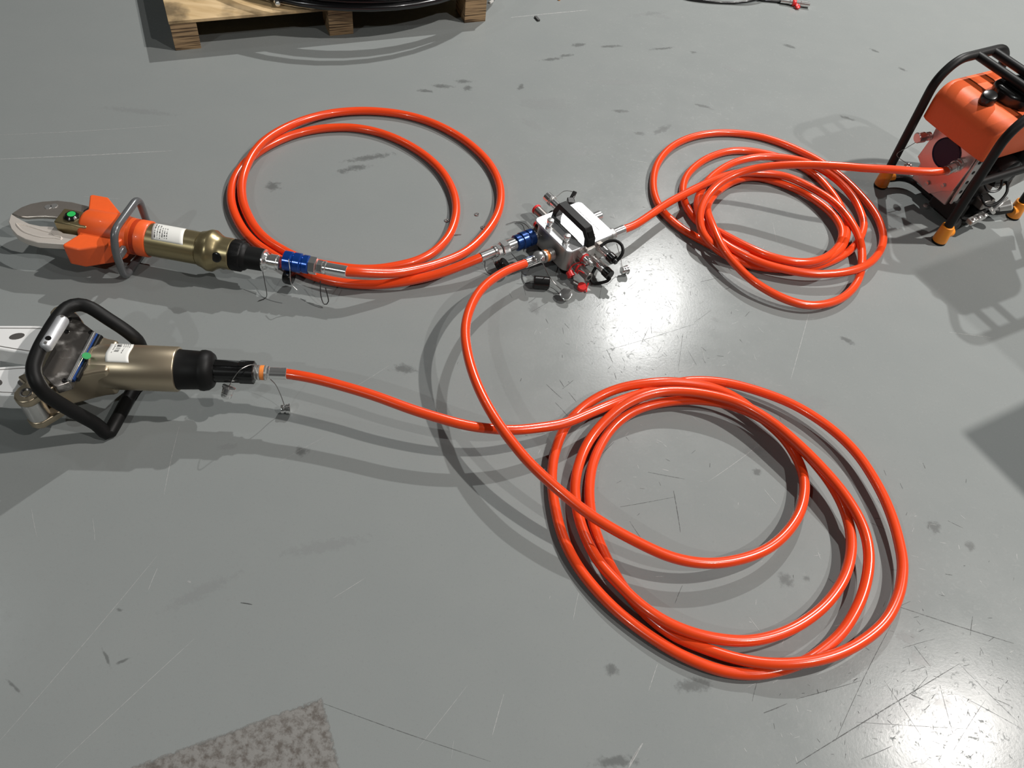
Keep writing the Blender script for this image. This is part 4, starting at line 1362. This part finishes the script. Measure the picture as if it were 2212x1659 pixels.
def circle3(a, b_, c):
    ax_, ay_, bx_, by_, cx_, cy_ = a[0], a[1], b_[0], b_[1], c[0], c[1]
    D = 2 * (ax_ * (by_ - cy_) + bx_ * (cy_ - ay_) + cx_ * (ay_ - by_))
    ux = ((ax_ ** 2 + ay_ ** 2) * (by_ - cy_) + (bx_ ** 2 + by_ ** 2) * (cy_ - ay_) + (cx_ ** 2 + cy_ ** 2) * (ay_ - by_)) / D
    uy = ((ax_ ** 2 + ay_ ** 2) * (cx_ - bx_) + (bx_ ** 2 + by_ ** 2) * (ax_ - cx_) + (cx_ ** 2 + cy_ ** 2) * (bx_ - ax_)) / D
    return ux, uy, math.hypot(ax_ - ux, ay_ - uy)


ccx, ccy, ccr = circle3(c0, c1, c2)
coil = thing('black_hose_coil', 'glossy black hose coil lying on the pallet', 'hose', (ccx, ccy, .1))
pts = []
turns = 5
for k in range(turns * 48 + 1):
    t = k / 48
    a = 2 * math.pi * t - 2.25
    rr = ccr + .012 * math.sin(1.7 * t + .5) - .014 * (t % 2 > 1) + .006 * math.sin(a * 2 + t)
    zz = .1135 + .0245 * (t * .62) + .003 * math.sin(a * 3)
    pts.append((ccx + rr * math.cos(a), ccy + rr * math.sin(a), zz))
MB().tube(pts, .0118, 12).build('tube', M['black_hose'], coil)
pe = np.array(pts[0])
q = px(600, 9, .113)
de = unit(q - px(592, -30, .113))
MB().lathe([(0, .009), (.02, .009), (.021, .0115), (.034, .0115), (.035, .009), (.05, .0088), (.052, .0075)], q - de * .05, de, 18).build('coupling', M['chrome'], coil)
MB().tube(spline([q - de * .05, q - de * .1, q - de * .2 + np.array([.05, .02, 0]), pe + np.array([-.03, .06, .0]), pe], .01), .0095, 10).build('hose_tail', M['black_hose'], coil)

# black test hose on the floor by the upper edge
th = thing('black_test_hose', 'thin black hose on the floor with red capped coupling, top right', 'hose', px(1600, 0, 0))
tp = [px(1712, 7, .007), px(1690, 4, .006), px(1660, 1, .006), px(1640, -2, .0065), px(1600, -16, .006), px(1540, -40, .006), px(1480, -42, .006), px(1450, -22, .006), px(1475, -6, .006), px(1520, 2, .006),
      px(1576, 5.5, .006), px(1620, 2, .012), px(1660, -10, .015), px(1720, -30, .006), px(1800, -60, .006)]
MB().tube(spline(tp, .01), .0056, 10).build('tube', M['black_hose'], th)
q, q2 = px(1702, 4, .012), px(1748, 10, .013)
dv = unit(q2 - q)
MB().lathe([(-.03, .008), (.006, .008), (.007, .0105), (.016, .0105), (.017, .0095), (.05, .0095), (.051, .0115), (np.linalg.norm(q2 - q), .0115)], q, dv, 18).build('coupling', M['chrome'], th)
MB().lathe([(.018, .0135), (.02, .0145), (.03, .0145), (.032, .013)], q, dv, 20).build('red_ring', M['red'], th)
q = px(1722, 14, .008)
MB().lathe([(0, .007), (.003, .0095), (.012, .0095), (.014, .006)], q - np.array([0, 0, .007]), (0.2, -.5, 1), 16).build('red_cap', M['red'], th)

# ------------------------------------------------------------------ loose bits on the floor
for (u, v), lab in (((1030, 464), 'small loose steel washer right of the cutter hose inner loop'), ((1043.5, 492), 'small loose steel washer against the outer hose loop, nearest manifold'),
                    ((965, 477), 'small loose steel washer beside the inner hose loop')):
    q = px(u, v, 0)
    o = MB().tube([q + np.array([.0052 * math.cos(t), .0052 * math.sin(t), .0017]) for t in [2 * math.pi * k / 18 for k in range(18)]], .0016, 8, closed=True).build('washer', M['chrome'])
    tag(o, lab, 'washer', 'loose washers in the cutter hose coil')
o = MB().cyl(px(983, 507, .002), px(997, 506, .002), .0018, 8, r2=.0006).build('steel_sliver', M['chrome'])
tag(o, 'thin bright steel sliver touching the inner loop of the cutter hose', 'metal scrap')
q = px(1160, 42, 0)
o = MB().box(q + np.array([0, 0, .0035]), (.03, .01, .007), ax=px(1164, 46, 0) - px(1156, 37, 0)).build('dark_chip', M['grit'], bevel=.001)
tag(o, 'small dark chip on the floor right of the pallet', 'scrap')
o = MB().lathe([(0, .005), (.005, .006), (.009, .004)], px(1207, 0, 0), (.3, .1, 1), 8).build('yellow_crumb', M['boot'])
tag(o, 'tiny yellow crumb on the floor at the top edge', 'scrap')
o = MB().box(px(1061, 6, 0) + np.array([0, 0, .004]), (.022, .008, .008), ax=(.5, 1, 0)).build('white_chip', M['white'], bevel=.001)
tag(o, 'small white chip just right of the pallet corner', 'scrap')

# grey tool cabinet standing outside the right edge, whose shadow falls into view
# top corner placed so that the second lamp throws its shadow on the floor point seen at (2075, 935)
kk = .85 / (LAMP_Z - .85)
corner = (np.array(px(2075, 935, 0)) + np.array([LAMPS[1][0], LAMPS[1][1], 0]) * kk) / (1 + kk)
CAB = Frame(corner, 34.5)
cab = thing('tool_cabinet', 'grey tool cabinet standing past the right edge of the photo', 'cabinet', CAB.w((.25, -.2, 0)))
MB(CAB).box((.25, -.2, .41), (.5, .4, .82)).build('cabinet_body', M['case'], cab, bevel=.006)
MB(CAB).box((.25, -.2, .835), (.5, .4, .03)).build('cabinet_top', M['case'], cab, bevel=.006)
